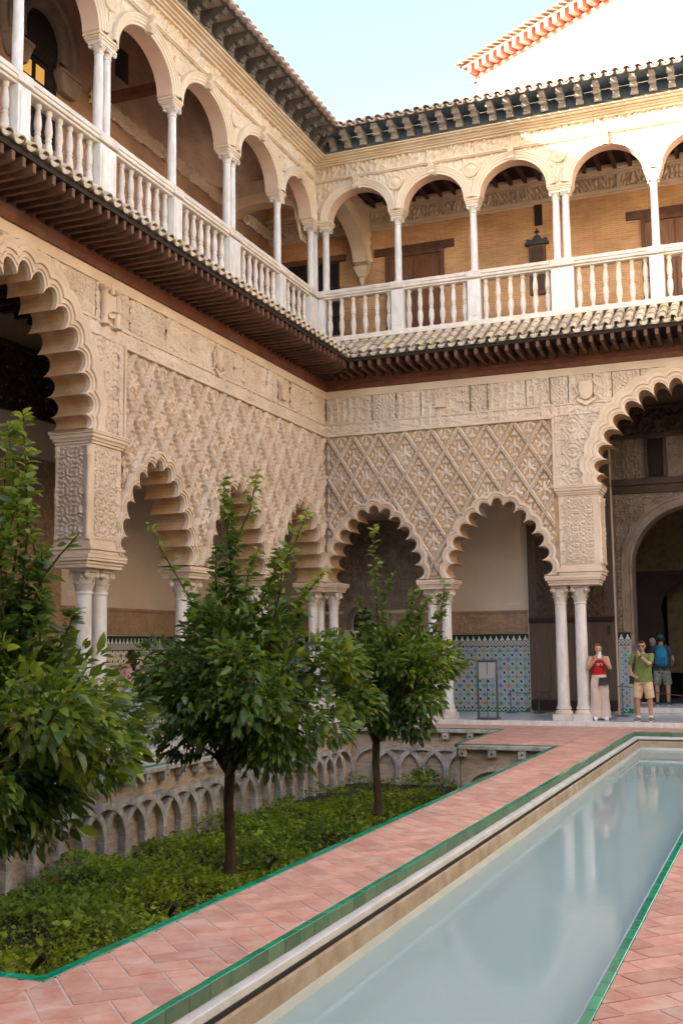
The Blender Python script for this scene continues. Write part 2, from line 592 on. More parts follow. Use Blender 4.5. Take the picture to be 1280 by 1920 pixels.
TW = .185
tiles = []
ca = math.cos(PI / 4)
JT = .007
for (x0, x1, y0, y1) in REG:
    m2 = 1.0
    cxr, cyr = (x0 + x1) / 2, (y0 + y1) / 2
    # herringbone with 2:1 bricks on a lattice rotated 45 degrees
    span = int(((x1 - x0) + (y1 - y0)) / TW) + 6
    u0, v0 = (x0 * ca + y0 * ca), (-x0 * ca + y0 * ca)
    us = [a * ca + b * ca for a in (x0, x1) for b in (y0, y1)]
    vs_ = [-a * ca + b * ca for a in (x0, x1) for b in (y0, y1)]
    for iu in range(int(min(us) / TW) - 3, int(max(us) / TW) + 3):
        for iv in range(int(min(vs_) / TW) - 3, int(max(vs_) / TW) + 3):
            k = (iu - iv) % 4
            if k == 0:
                q = (iu, iv, iu + 2, iv + 1)
            elif k == 3:
                q = (iu, iv, iu + 1, iv + 2)
            else:
                continue
            a0, b0, a1, b1 = q[0] * TW + JT, q[1] * TW + JT, q[2] * TW - JT, q[3] * TW - JT
            poly = [((a - b) * ca, (a + b) * ca) for a, b in ((a0, b0), (a1, b0), (a1, b1), (a0, b1))]
            if max(p[0] for p in poly) < x0 or min(p[0] for p in poly) > x1 or max(p[1] for p in poly) < y0 or min(p[1] for p in poly) > y1:
                continue
            cp = clip(poly, x0 + .004, x1 - .004, y0 + .004, y1 - .004)
            if len(cp) < 3:
                continue
            ar = abs(sum(cp[i - 1][0] * cp[i][1] - cp[i][0] * cp[i - 1][1] for i in range(len(cp)))) / 2
            if ar < .0015:
                continue
            c = (sum(p[0] for p in cp) / len(cp), sum(p[1] for p in cp) / len(cp))
            dv = Vector((c[0], c[1], ZP)) - CAM
            kx, ky, kf = dv.dot(rt), dv.dot(up), dv.dot(fw)
            seen = kf > 0 and abs(kx / kf) < .33 and abs(ky / kf) < .49
            tiles.append((-(ar / kf ** 2) if seen else 1, cp, c))
tiles.sort(key=lambda t: t[0])
rest = MB()
for i, (kk, cp, c) in enumerate(tiles):
    z = ZP + random.uniform(-.001, .0015)
    if i < 290 and kk < 0:
        mb = MB()
        tile_mesh(mb, [(x - c[0], y - c[1]) for x, y in cp], 0)
        obj('floor_tile', mb.mesh('floor_tile', M['clay']), pv, (c[0], c[1], z))
    else:
        tile_mesh(rest, cp, z)
o = rest.build('floor_tiles', M['clay'], pv)
tag(o, kind='stuff')

# green glazed edging: along the garden and round the pool
def edging(x0, y0, x1, y1, wdt, lng, face, parent, zt=ZP + .004):
    """tiles from (x0,y0) to (x1,y1); wdt to the left of the direction; face: height of the drop"""
    L = math.hypot(x1 - x0, y1 - y0)
    n = max(1, round(L / lng))
    l = L / n
    me = MB()
    h = l / 2 - .003
    me.add([(-h, 0, -face), (h, 0, -face), (h, wdt, -face), (-h, wdt, -face), (-h, 0, -.004), (h, 0, -.004), (h, wdt, -.004), (-h, wdt, -.004),
            (-h + .004, .004, 0), (h - .004, .004, 0), (h - .004, wdt - .004, 0), (-h + .004, wdt - .004, 0)],
           [(0, 1, 5, 4), (1, 2, 6, 5), (2, 3, 7, 6), (3, 0, 4, 7), (4, 5, 9, 8), (5, 6, 10, 9), (6, 7, 11, 10), (7, 4, 8, 11), (8, 9, 10, 11), (3, 2, 1, 0)])
    mesh = me.mesh('edging_tile', M['green'])
    mesh.materials.append(M['green_dull'])
    mesh.polygons[0].material_index = 1
    a = math.atan2(y1 - y0, x1 - x0)
    for i in range(n):
        t = (i + .5) / n
        obj('edging_tile', mesh, parent, (x0 + (x1 - x0) * t, y0 + (y1 - y0) * t, zt + random.uniform(-.0015, .0015)), a)

edging(6.335, -1.395, 6.335, -1.40 + .001, .08, .3, .05, pv) if False else None
for a in ((6.42, -19.6, 6.42, -5.0), (4.62, -5.0, 4.62, -1.42)):
    edging(a[0], a[1], a[2], a[3], .075, .29, .06, pv)
edging(6.495, -5.002, 4.545, -5.002, -.075 * -1, .25, .06, pv) if False else edging(4.545, -5.075, 6.345, -5.075, .073, .26, .06, pv)
edging(1.12, -1.475, 4.54, -1.475, .073, .27, .06, pv)
edging(4.6, -19.598, 6.42, -19.598, .075, .27, .06, pv)
edging(1.122, -22.6, 1.122, -1.48, -.075, .29, .06, pv)

# ---- the pool
PY0, PY1 = -22.6, -1.52
EL, ER = 7.285, 9.22
GW = .055
pool = MB()
pool.box(7.2, 9.3, PY0, PY1, -1.2, -.62)
pf = tag(pool.build('pool_basin', M['pool_floor']), kind='structure')
edging(EL, PY0, EL, PY1, GW, .235, .085, pf)
edging(ER, PY1, ER, PY0, GW, .235, .085, pf)
edging(EL, PY1 - GW, ER, PY1 - GW, GW, .25, .085, pf)
def basin_side(prof, m, name):
    # profile (offset from the pool edge, z) swept round left side, far end and right side
    def path(o):
        return [(EL + o, PY0), (EL + o, PY1 - GW - o), (ER - o, PY1 - GW - o), (ER - o, PY0)]
    return MB().strips([[(x, y, z) for x, y in path(o)] for o, z in prof]).build(name, m, pf)
basin_side([(-.03, -.184), (.058, -.186), (.066, -.192), (.066, -.236), (-.03, -.238)], M['pool_white'], 'ledge')
basin_side([(.055, -.2365), (.079, -.2365), (.082, -.262), (.055, -.264)], M['dark'], 'gap_shade_strip')  # black strip painting in the shade of the gap under the ledge
basin_side([(.03, -.2625), (.088, -.263), (.100, -.275), (.104, -.39)], M['pool_brown'], 'basin_wall')
basin_side([(.104, -.39), (.110, -.398), (.135, -.45), (.16, -.52), (.36, -.53), (.38, -.62)], M['pool_pale'], 'basin_step')
wm = bpy.data.materials.new('still pale water')
wm.use_nodes = True
n = wm.node_tree.nodes
L = wm.node_tree.links
n.remove(n['Principled BSDF'])
tr = n.new('ShaderNodeBsdfTransparent')
tr.inputs[0].default_value = (.80, .90, .90, 1)
df = n.new('ShaderNodeBsdfDiffuse')
df.inputs[0].default_value = (.52, .70, .685, 1)
m1 = n.new('ShaderNodeMixShader')
m1.inputs[0].default_value = .6
L.new(tr.outputs[0], m1.inputs[1])
L.new(df.outputs[0], m1.inputs[2])
gl = n.new('ShaderNodeBsdfGlossy')
gl.inputs['Roughness'].default_value = .012
fr = n.new('ShaderNodeFresnel')
fr.inputs[0].default_value = 1.33
nz = n.new('ShaderNodeTexNoise')
nz.inputs['Scale'].default_value = 5.0
nz.inputs['Detail'].default_value = 4
geo = n.new('ShaderNodeNewGeometry')
L.new(geo.outputs['Position'], nz.inputs['Vector'])
bp = n.new('ShaderNodeBump')
bp.inputs['Strength'].default_value = .07
bp.inputs['Distance'].default_value = .02
L.new(nz.outputs['Fac'], bp.inputs['Height'])
L.new(bp.outputs[0], gl.inputs['Normal'])
L.new(bp.outputs[0], fr.inputs['Normal'])
m2 = n.new('ShaderNodeMixShader')
L.new(fr.outputs[0], m2.inputs[0])
L.new(m1.outputs[0], m2.inputs[1])
L.new(gl.outputs[0], m2.inputs[2])
L.new(m2.outputs[0], n['Material Output'].inputs[0])
wt = MB().add([(7.2, PY0, -.438), (9.26, PY0, -.438), (9.26, PY1, -.438), (7.2, PY1, -.438)], [(0, 1, 2, 3)]).build('water', wm)
tag(wt, kind='structure')

# ---- garden walls with interlaced arches
def interlaced(T, s0, s1, d, label, seed, pitch=.54, z0=ZG - .2):
    """blind arcade facing +d, wall plane at d"""
    r = random.Random(seed)
    t = thing('garden_wall', label, 'wall', T((s0 + s1) / 2, d, z0), 'sunken garden walls with interlaced arches')
    w = MB(T)
    w.box(s0, s1, d - .35, d, z0, ZP - .012)
    w.build('wall', M['old_brick'], t)
    MB(T).box(s0, s1, d + .001, d + .16, ZP - .09, ZP - .014).build('coping', M['old_stone'], t, bevel=.012)
    zs = ZP - .92
    n = int((s1 - s0) / pitch)
    rr = pitch
    for i in range(n + 1):
        s = s0 + (s1 - s0 - n * pitch) / 2 + i * pitch
        if s0 + .06 < s < s1 - .06:
            b = MB(T)
            b.box(s - .06, s + .06, d + .001, d + .125, z0, zs)
            b.build('pier', M['old_stone'], t, bevel=.012)
            b = MB(T)
            b.box(s - .075, s + .075, d + .002, d + .15, ZP - .235 + r.uniform(-.01, .01), ZP - .092)
            b.add([(s - .028 + .028 * math.cos(q), d + .1205, ZP - .165 + .028 * math.sin(q)) for q in ()], [])
            o = b.build('stone_block', M['old_stone'], t, bevel=.015)
            hb = MB(T)
            hb.add([(s, d + .1515, ZP - .165)] + [(s + .022 * math.cos(2 * PI * q / 8), d + .1515, ZP - .165 + .022 * math.sin(2 * PI * q / 8)) for q in range(8)], [(0, q + 1, (q + 1) % 8 + 1) for q in range(8)])
            hb.build('hole', M['dark'], o)
        for a0, a1, dd in ((0, PI, 0),):
            rows = [[], [], [], []]
            na = 16
            for k in range(na + 1):
                q = PI * k / na
                cs = s + pitch
                pin, pout = rr - .05, rr + .05
                lift = .012 if k < na / 2 else .0
                for row, rad, dep in ((0, pin, .001), (1, pin, .105 + lift), (2, pout, .105 + lift), (3, pout, .001)):
                    rows[row].append((cs - rad * math.cos(q), d + dep + .002 * (i % 3), zs + rad * .92 * math.sin(q)))
            ok = [k for k in range(na + 1) if s0 + .02 < rows[3][k][0] < s1 - .02]
            if len(ok) > 3:
                MB(T).strips([[row[k] for k in ok] for row in rows]).build('rib', M['old_stone'], t, smooth=40)
    return t
interlaced(WB, .95, 4.62, 1.40, 'grey sunken wall of interlaced arches at far end of the garden', 1)
interlaced(WB, 4.63, 6.40, 5.0, 'short projecting interlaced arch wall beside the pool walkway', 2)
interlaced(WL, 1.42, 22.5, 1.12, 'long sunken wall of interlaced arches along left side of garden', 3, .53)
# hidden side of the walkway bed
tag(MB().box(6.36, 6.416, -22.6, -5.0, -2, ZP - .08).box(4.56, 4.616, -5.0, -1.42, -2, ZP - .08).build('bed_wall', M['old_stone']), kind='structure')

# ================================================================== lower storey arcades
def pip(poly, S, Z):
    inside = np.zeros(S.shape, bool)
    n = len(poly)
    for i in range(n):
        x0, y0 = poly[i - 1]
        x1, y1 = poly[i]
        if y0 == y1:
            continue
        c = ((y0 > Z) != (y1 > Z)) & (S < (x1 - x0) * (Z - y0) / (y1 - y0) + x0)
        inside ^= c
    return inside

# shared column meshes
def shaft_mesh(r, z0, z1, name='column'):
    b = MB()
    h = z1 - z0
    b.lathe([(r * 1.06, z0), (r * 1.06, z0 + .03), (r, z0 + .06), (r, z0 + h * .35), (r * .93, z1 - .09), (r * .92, z1 - .05), (r * 1.05, z1 - .04), (r * 1.05, z1)], seg=20)
    return b.mesh(name, M['marble'], 35)
def base_mesh(r, z0, z1, plinth):
    b = MB()
    b.lathe([(r * 1.45, z0 + plinth + .001), (r * 1.52, z0 + plinth + .03), (r * 1.45, z0 + plinth + .065), (r * 1.18, z0 + plinth + .085), (r * 1.16, z0 + plinth + .10), (r * 1.28, z0 + plinth + .125), (r * 1.1, z1)], seg=20)
    b.box(-r * 1.58, r * 1.58, -r * 1.58, r * 1.58, z0, z0 + plinth)
    return b.mesh('base', M['marble_old'], 35)
def capital_mesh(r, z0, z1, w, mt='marble_old'):
    b = MB()
    h = z1 - z0
    b.lathe([(r * .98, z0), (r * 1.0, z0 + h * .3), (r * 1.1, z0 + h * .55), (r * 1.35, z0 + h * .82)], seg=16)
    # abacus with concave sides
    pts = []
    for k in range(4):
        a = PI / 4 + k * PI / 2
        for da, rr in ((-.1, 1.0), (.1, 1.0), (PI / 4, .80)):
            pts.append((math.cos(a + da) * w * .70 * rr, math.sin(a + da) * w * .70 * rr))
    b.prism(pts, z1 - h * .15, z1, (0, 1, 2))
    for row, (n, zz, hh, rr) in enumerate(((8, z0 + h * .05, h * .33, 1.06), (8, z0 + h * .34, h * .33, 1.18))):
        for k in range(n):
            a = 2 * PI * (k + .5 * row) / n
            ca_, sa_ = math.cos(a), math.sin(a)
            ta, tb = -sa_, ca_
            ww = r * .30
            R0, R1, R2 = r * .98 * (rr - .04), r * rr * 1.06, r * rr * 1.30
            vs = []
            for t, (q, z) in enumerate(((R0, zz), (R1, zz + hh * .6), (R2, zz + hh * .98), (R2 * 1.03, zz + hh * .8))):
                wq = ww * (1, 1.1, .75, .5)[t]
                vs += [(ca_ * q + ta * wq, sa_ * q + tb * wq, z), (ca_ * q * 1.05, sa_ * q * 1.05, z), (ca_ * q - ta * wq, sa_ * q - tb * wq, z)]
            b.add(vs, [(i * 3 + j, i * 3 + j + 1, i * 3 + j + 4, i * 3 + j + 3) for i in range(3) for j in range(2)])
    for k in range(4):
        a = PI / 4 + k * PI / 2
        q = w * .60
        c = Vector((math.cos(a) * q, math.sin(a) * q, z1 - h * .27))
        tdir = Vector((-math.sin(a), math.cos(a), 0))
        b.tube([c - tdir * .035, c + tdir * .035], h * .13, 10)
        b.tube([(math.cos(a) * r * 1.0, math.sin(a) * r * 1.0, z0 + h * .5), (math.cos(a) * q * .92, math.sin(a) * q * .92, z1 - h * .2)], [.02, .03], 6)
    return b.mesh('capital', M[mt], 40)
SH = shaft_mesh(.135, .30, 2.60)
SHS = shaft_mesh(.118, .30, 2.60)
BS = base_mesh(.135, .0, .30, .12)
BSS = base_mesh(.118, .0, .30, .12)
CP = capital_mesh(.135, 2.60, 2.965, .34)
CPS = capital_mesh(.118, 2.60, 2.965, .31)
def column(T, s, d, parent, small=False):
    p = T(s, d, 0)
    c = obj('column', SHS if small else SH, parent, p, random.uniform(0, 6))
    c.rotation_euler.z = 0
    obj('capital', CPS if small else CP, c, p)
    obj('base', BSS if small else BS, c, p)
def impost(T, s0, s1, d0, d1, z0, z1, parent, name='impost', m='stucco_plain', steps=((0, .0), (.25, .03), (.5, .05), (.7, .09), (1, .10))):
    b = MB(T)
    h = z1 - z0
    for (a, o), (a2, o2) in zip(steps[:-1], steps[1:]):
        b.box(s0 - o2, s1 + o2, d0 - o2, d1 + o2, z0 + h * a, z0 + h * a2 - .001)
    return b.build(name, M[m], parent, bevel=.008)

# lozenge (sebka) relief
LW, LH = .66, 1.05
PET = [(0, .0, .028, .40, 0, .016), (0, .03, .075, .10, 0, .040), (0, -.20, .06, .07, 0, .034), (0, .26, .05, .08, 0, .034), (.14, .13, .12, .042, 38, .034), (.14, -.06, .115, .042, -28, .034),
       (.075, .235, .065, .036, 55, .028), (.085, -.24, .075, .038, -58, .03), (.255, .03, .075, .045, 10, .03), (.20, -.15, .055, .035, -50, .024), (.20, .20, .05, .03, 60, .022), (.33, -.03, .05, .03, -10, .022)]
HOL = [(.072, .115, .022, .040, -25, .060), (.066, -.105, .022, .042, 25, .060), (.185, .045, .030, .024, 0, .060), (.13, -.165, .024, .030, 30, .055), (.11, .185, .020, .030, -20, .050), (.05, -.30, .018, .030, 0, .045), (.045, .335, .016, .026, 0, .045),
       (.265, -.055, .022, .020, 0, .055), (.25, .105, .020, .024, 0, .050), (.03, .19, .012, .026, 0, .045), (.03, -.155, .012, .024, 0, .045), (.175, -.02, .014, .014, 0, .045), (.32, .035, .018, .016, 0, .045), (.165, .255, .016, .02, 40, .045), (.17, -.245, .016, .02, -40, .045), (.10, .05, .012, .018, 0, .04)]
def sebka(s_ref, z_ref):
    def cell(S, Z):
        a = (S - s_ref) / LW
        b = (Z - z_ref) / LH
        return a + b, a - b
    def f(S, Z):
        p, q = cell(S, Z)
        fp, fq = np.floor(p), np.floor(q)
        pf, qf = p - fp - .5, q - fq - .5
        x = (pf + qf) / 2
        y = (pf - qf) / 2
        xm = np.abs(x)
        var = np.sin(fp * 12.9 + fq * 7.3) * .5
        e = np.minimum(.5 - np.abs(pf), .5 - np.abs(qf))
        sc = .024 * np.abs(np.sin((np.where(np.abs(pf) > np.abs(qf), q, p)) * PI * 6))
        rib = sstep(.088, .064, e + sc)
        groove = sstep(.022, .012, e)
        h = np.zeros_like(S)
        for (x0, y0, rx, ry, an, hh) in PET:
            c_, s_ = math.cos(R(an)), math.sin(R(an))
            dx, dy = xm * LW - x0 * LW, (y - y0) * LW * 1.15
            u = (dx * c_ + dy * s_) / (rx * LW)
            v = (-dx * s_ + dy * c_) / (ry * LW * 1.15)
            h = np.maximum(h, hh * np.clip(1.25 - (u * u + v * v), 0, 1))
        for (x0, y0, rx, ry, an, hh) in HOL:
            c_, s_ = math.cos(R(an)), math.sin(R(an))
            dx, dy = xm * LW - x0 * LW, (y - y0 + .01 * var) * LW * 1.15
            u = (dx * c_ + dy * s_) / (rx * LW)
            v = (-dx * s_ + dy * c_) / (ry * LW * 1.15)
            h = h - 1.5 * hh * np.clip(1.6 - 1.1 * (u * u + v * v), 0, 1)
        knob = .03 * sstep(.045, .02, np.hypot((xm - .155) * LW, (y - .02 - .03 * var) * LH))
        h = h + knob
        h = h - .05 * np.exp(-((e - .122) / .022) ** 2)
        n = .008 * np.sin(S * 71 + 3 * np.sin(Z * 43)) * np.sin(Z * 67 + 2 * np.sin(S * 51))
        h = h * 1.25 * (1 - rib) + rib * (.092 - .035 * groove)
        return h + n
    def ids(S, Z):
        p, q = cell(S, Z)
        return (np.floor(p).astype(int) + 40) * 200 + np.floor(q).astype(int) + 40
    return f, ids

MOULD_S = [(0, -.075), (0, .012), (.03, .016), (.034, .045), (.062, .05), (.066, .022), (.09, .022), (.094, .058), (.125, .06), (.13, .03), (.15, .03), (.155, -.04)]
MOULD_B = [(0, -.075), (0, .01), (.035, .014), (.04, .04), (.08, .045), (.085, .02), (.12, .02), (.125, .055), (.20, .055), (.205, .03), (.26, .06), (.31, .06), (.32, .02), (.325, -.05)]

def lower_arcade(T, key, small, big, bigw, s_lo, s_hi, label, panels, res, piers):
    t = thing('arcade', label, 'arcade', T(0, 0, 0), 'lower storey arcades')
    bul_s, bul_b = .66, .80
    # wall slab: bottom edge follows every arch
    path = [(s_lo, 9.05), (s_lo, 3.18)]
    arches = sorted([(c, SMALL, bul_s, 0) for c in small] + [(c, BIG, bul_b, 1) for c in big])
    for c, cu, bl, isb in arches:
        if isb:
            path += [(c - bigw, 3.18), (c - bigw, 5.185)]
        else:
            pass
        path += lobed(c, cu, 0, 9, bl)
        if isb:
            path += [(c + bigw, 5.185), (c + bigw, 3.18)]
    path += [(s_hi, 3.18), (s_hi, 9.05)]
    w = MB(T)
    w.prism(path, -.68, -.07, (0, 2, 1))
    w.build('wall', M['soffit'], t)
    # mouldings round the arches
    for c, cu, bl, isb in arches:
        rows = []
        for off, dep in (MOULD_B if isb else MOULD_S):
            rows.append([(s, dep, z) for s, z in lobed(c, cu, off, 9, bl)])
        MB(T).strips(rows).build('arch_moulding', M['stucco_plain'], t, smooth=38)
    def mask(S, Z):
        k = np.ones(S.shape, bool)
        for c, cu, bl, isb in arches:
            pl = lobed(c, cu, .30 if isb else .12, 5, bl)
            if isb:
                pl = [(c - bigw, 3.0)] + [(c - bigw, 5.0)] + pl + [(c + bigw, 5.0), (c + bigw, 3.0)]
            else:
                pl = [(pl[0][0], 3.0)] + pl + [(pl[-1][0], 3.0)]
            k &= ~pip(pl, S, Z)
        return k
    # lozenge panels
    for (a, b) in panels:
        f, ids = sebka(a + .03, 6.74 - LH)
        for k, (V, F) in sorted(heightfield(T, a, b, 3.22, 6.74, res, f, mask, ids, -.070).items()):
            if len(F) < 60:
                continue
            obj('lozenge', npmesh('lozenge', V, F, M['stucco']), t)
        fr = MB(T)
        fr.box(a, b + .07, -.06, .03, 6.745, 6.795)
        if b > a + 1 and T is WB or True:
            fr.box(b, b + .055, -.06, .035, 5.2, 6.744)
        fr.build('panel_frame', M['stucco_plain'], t, bevel=.008)
    hi = min(s_hi, 16.5)
    # bands above
    lo = 0.0
    relief('narrow_band', T, lo, hi, 6.80, 7.035, res, kufic(.030, 3), M['stucco'], t, mask, -.028)
    MB(T).box(lo, hi, -.06, .012, 7.036, 7.062).box(lo, hi, -.06, .006, 6.7955, 6.81).build('fillet', M['stucco_plain'], t) if not big else None
    edges = [lo]
    r = random.Random(5 if key == 'B' else 9)
    while edges[-1] < hi - .3:
        edges.append(min(hi, edges[-1] + r.choice((.42, .55, .62, .9, 1.2))))
    for i, (a, b) in enumerate(zip(edges[:-1], edges[1:])):
        if b - a < .1:
            continue
        fn = (kufic(.040, i), arabesque(.34, 1.0, .034, i % 3), kufic(.036, i + 20))[i % 3]
        relief('inscription_panel', T, a + .012, b - .012, 7.075, 7.70, res, fn, M['stucco'], t, mask, -.034)
    b = MB(T)
    c0 = [(lo, hi)]
    segs = []
    x = lo
    for c in sorted(big):
        segs.append((x, c - 1.13))
        x = c + 1.13
    segs.append((x, hi))
    for x0, x1 in segs:
        b.box(x0, x1, -.06, .008, 7.036, 7.074)
    b.box(lo, hi, -.065, .004, 7.702, 7.90)
    b.build('fillet', M['stucco_plain'], t)
    MB(T).box(lo, hi, -.068, -.05, 6.74, 7.9).build('backing', M['stucco_plain'], t) if False else None
    # spandrels beside the big arches
    for c in big:
        for sg in (-1, 1):
            e = c + sg * (bigw + .97 - .12)
            x0, x1 = sorted((e - sg * .0, c))
            inner = [q for q in panels]
            pe = [q for p_ in panels for q in p_]
            a0 = max([q for q in pe if q < c], default=c - 2.7) + .06 if sg < 0 else c
            a1 = c if sg < 0 else c + bigw + .97
            relief('spandrel', T, a0, a1, 5.2, 6.79, res, arabesque(.46, .9, .030, 1), M['stucco'], t, mask, -.03)
            v0 = a0 if sg < 0 else a1 - .13
            relief('border_strip', T, v0, v0 + .13, 5.2, 6.79, res, kufic(.02, 8), M['stucco'], t, None, -.012)
    # piers carrying the big arches
    for (a, b_, side) in piers:
        # side: +1 the big arch lies at larger s
        bx_ = MB(T)
        bx_.box(a - .004, b_ + .004, -.69, -.012, 3.40, 4.97)
        bx_.build('pier', M['stucco_plain'], t, bevel=.01)
        relief('pier_panel', T, a + .16, b_ - .12, 3.44, 4.93, res * .8, arabesque(.30, .85, .035, 2), M['stucco'], t, None, -.026)
        relief('pier_border', T, a + .015, a + .15, 3.44, 4.93, res * .8, kufic(.03, 4), M['stucco'], t, None, -.02)
        es = b_ if side > 0 else a
        # carved reveal towards the big arch
        TT = (lambda s, d, z, T=T, es=es, side=side: T(es + side * d, -.06 - s, z))
        relief('pier_panel', TT, .06, .56, 3.44, 4.93, res * .8, arabesque(.25, .85, .035, 4), M['stucco'], t, None, .018)
        for dd in (-.045, -.635):
            cb = MB(T)
            cb.lathe([(.04, 3.42), (.05, 3.46), (.036, 3.5), (.038, 4.0), (.05, 4.03), (.036, 4.07), (.052, 4.14), (.036, 4.2), (.05, 4.24), (.036, 4.28), (.036, 4.75), (.055, 4.78), (.04, 4.82), (.06, 4.93)], es + side * .012, dd, 10)
            cb.build('colonnette', M['stucco_plain'], t, smooth=40)
        impost(T, a - .0, b_, -.68, -.0, 4.97, 5.195, t, 'cornice', steps=((0, .0), (.2, .02), (.45, .045), (.7, .075), (.85, .095), (1, .10)))
        impost(T, a, b_, -.68, -.0, 3.185, 3.40, t, 'cornice', steps=((0, .0), (.3, .035), (.55, .06), (.75, .03), (1, .01)))
        dn = MB(T)
        for i in range(int((b_ - a + .08) / .045)):
            s = a - .03 + i * .045
            dn.box(s, s + .024, .05, .066, 5.06, 5.10)
        for i in range(15):
            q = -.66 + i * .045
            dn.box(es + side * .05 - .008, es + side * .066 + .008, q, q + .024, 5.06, 5.10)
        tag(dn.build('dentils', M['stucco_plain'], t), kind='stuff')
        m_ = (a + b_) / 2 + side * .02
        impost(T, (a - .26 if T is WB else a - .06) if side > 0 else a + .1, (b_ - .1 if T is WB else b_ + .0) if side > 0 else b_ + .26, -.62, -.06, 2.967, 3.184, t)
        for q in (-.22, .22):
            column(T, m_ - side * (.33 if T is WB else .15) + q, -.34, t)
    return t

def pairs(T, t, list_s):
    for s in list_s:
        impost(T, s - .36, s + .36, -.60, -.08, 2.967, 3.184, t)
        for q in (-.17, .17):
            column(T, s + q, -.34, t, True)

LB = lower_arcade(WB, 'B', [1.21, 4.21], [8.27], 1.77, -.68, 19.4, 'carved stucco arcade of lobed arches on the far wall, lower storey',
                  [(0, 5.53)], .0135, [(5.62, 6.50, 1), (10.04, 10.92, -1)])
pairs(WB, LB, [2.70])
LL = lower_arcade(WL, 'L', [1.46, 4.66, 7.80], [11.69], 1.80, 0, 27, 'long carved stucco arcade of lobed arches on the left wall, lower storey',
                  [(0, 8.93)], .0145, [(9.0, 9.89, 1), (13.49, 14.4, -1)])
pairs(WL, LL, [3.06, 6.23])
# corner cluster
impost(WB, -.62, .20, -.60, -.02, 2.967, 3.184, LB)
impost(WL, .0, .42, -.60, -.08, 2.969, 3.182, LL)
for x, y in ((-.34, .34), (0.02, .34)):
    column(WI, x, y, LB, True)
column(WI, -.34, -.10, LL, True)

# coats of arms on the frieze
def shield(T, s, z, w, h, parent, kind, d=.012):
    b = MB(T)
    n = 10
    pl = [(s - w / 2, z + h / 2), (s - w / 2, z - h * .1)] + [(s - w / 2 * math.cos(PI * k / n), z - h * .1 - h * .4 * math.sin(PI * k / n)) for k in range(1, n)] + [(s + w / 2, z - h * .1), (s + w / 2, z + h / 2)]
    if kind == 'shield':
        b.prism(pl, -.02, d + .05, (0, 2, 1))
        b.prism([((x - s) * .78 + s, (q - z) * .78 + z) for x, q in pl], d + .05, d + .065, (0, 2, 1))
        for k in range(5):
            q = s - w * .4 + k * w * .2
            b.lathe([(.03, z + h * .52), (.045, z + h * .6), (.02, z + h * .68)], q, d + .02, 8)
        b.prism([(s - w * .75, z - h * .55), (s, z - h * .85), (s + w * .75, z - h * .55), (s + w * .5, z - h * .48), (s, z - h * .66), (s - w * .5, z - h * .48)], -.02, d + .045, (0, 2, 1))
        for sg in (-1, 1):
            b.tube([(s + sg * w * .5, d + .02, z + h * .55), (s + sg * w * .85, d + .02, z + h * .2), (s + sg * w * .6, d + .02, z - h * .2), (s + sg * w * .95, d + .02, z - h * .45)], [.02, .035, .03, .015], 6)
    elif kind == 'castle':
        b.box(s - w / 2, s + w / 2, -.02, d + .04, z - h / 2, z + h * .2)
        for q in (-.36, 0, .36):
            b.box(s + q * w - w * .12, s + q * w + w * .12, -.02, d + .045, z + h * .2, z + h * (.5 if q == 0 else .42))
        b.box(s - w * .56, s + w * .56, -.02, d + .06, z - h * .55, z - h * .42)
        b.box(s - w * .54, s + w * .54, -.02, d + .055, z + h * .14, z + h * .2)
        for q in (-.26, 0, .26):
            b.box(s + q * w - w * .07, s + q * w + w * .07, d + .0405, d + .046, z - h * .25, z)
    else:
        for q in (-.3, .3):
            b.lathe([(w * .16, z - h * .5), (w * .10, z - h * .42), (w * .10, z + h * .28), (w * .17, z + h * .36), (w * .17, z + h * .42)], s + q * w, d + .02, 10)
        b.prism([((x - s) * .5 + s, (y - z) * .55 + z - h * .02) for x, y in pl], -.02, d + .045, (0, 2, 1))
        b.lathe([(.05, z + h * .25), (.07, z + h * .35), (.03, z + h * .5)], s, d + .03, 10)
        b.tube([(s - w * .4, d + .06, z + h * .1), (s - w * .25, d + .09, z - h * .1), (s + w * .1, d + .08, z - h * .15), (s + w * .4, d + .06, z - h * .3)], .02, 6)
    return b.build('coat_of_arms', M['stucco_plain'], parent, smooth=35)
shield(WB, 6.33, 7.33, .30, .42, LB, 'shield')
shield(WB, 2.93, 7.42, .24, .34, LB, 'castle')
shield(WL, 9.45, 7.36, .62, .72, LL, 'columns')
shield(WL, 5.62, 7.35, .24, .40, LL, 'shield')
shield(WL, 2.55, 7.35, .2, .34, LL, 'castle')

# ================================================================== pent roof between the storeys
def half_tile(r0, r1, ln, th=.014, up=True, seg=9, m='tile_clay', name='roof_tile'):
    """canal tile: local y runs down the slope towards +y (the court), arch up or down"""
    b = MB()
    sg = 1 if up else -1
    rows = []
    for y, r in ((-ln / 2, r0), (ln / 2, r1)):
        o = [(r * math.cos(PI * k / seg), y, sg * r * .82 * math.sin(PI * k / seg)) for k in range(seg + 1)]
        i = [((r - th) * math.cos(PI * k / seg), y, sg * (r - th) * .82 * math.sin(PI * k / seg)) for k in range(seg, -1, -1)]
        rows.append(o + i)
    b.strips(rows, closed=True)
    n = 2 * (seg + 1)
    b.f.append(tuple(range(n)))
    b.f.append(tuple(range(2 * n - 1, n - 1, -1)))
    return b.mesh(name, M[m], 40)
CT_COVER = half_tile(.078, .098, .48, th=.018)
CT_PAN = half_tile(.098, .088, .52, th=.018, up=False)
CT_LONG = half_tile(.085, .098, 1.25, th=.018)
CT_LONGP = half_tile(.095, .095, 1.30, th=.02, up=False)
RT_COVER = half_tile(.082, .10, .75, th=.018, m='tile_roof')
RT_PAN = half_tile(.095, .09, .84, th=.018, up=False, m='tile_roof')
plug = MB()
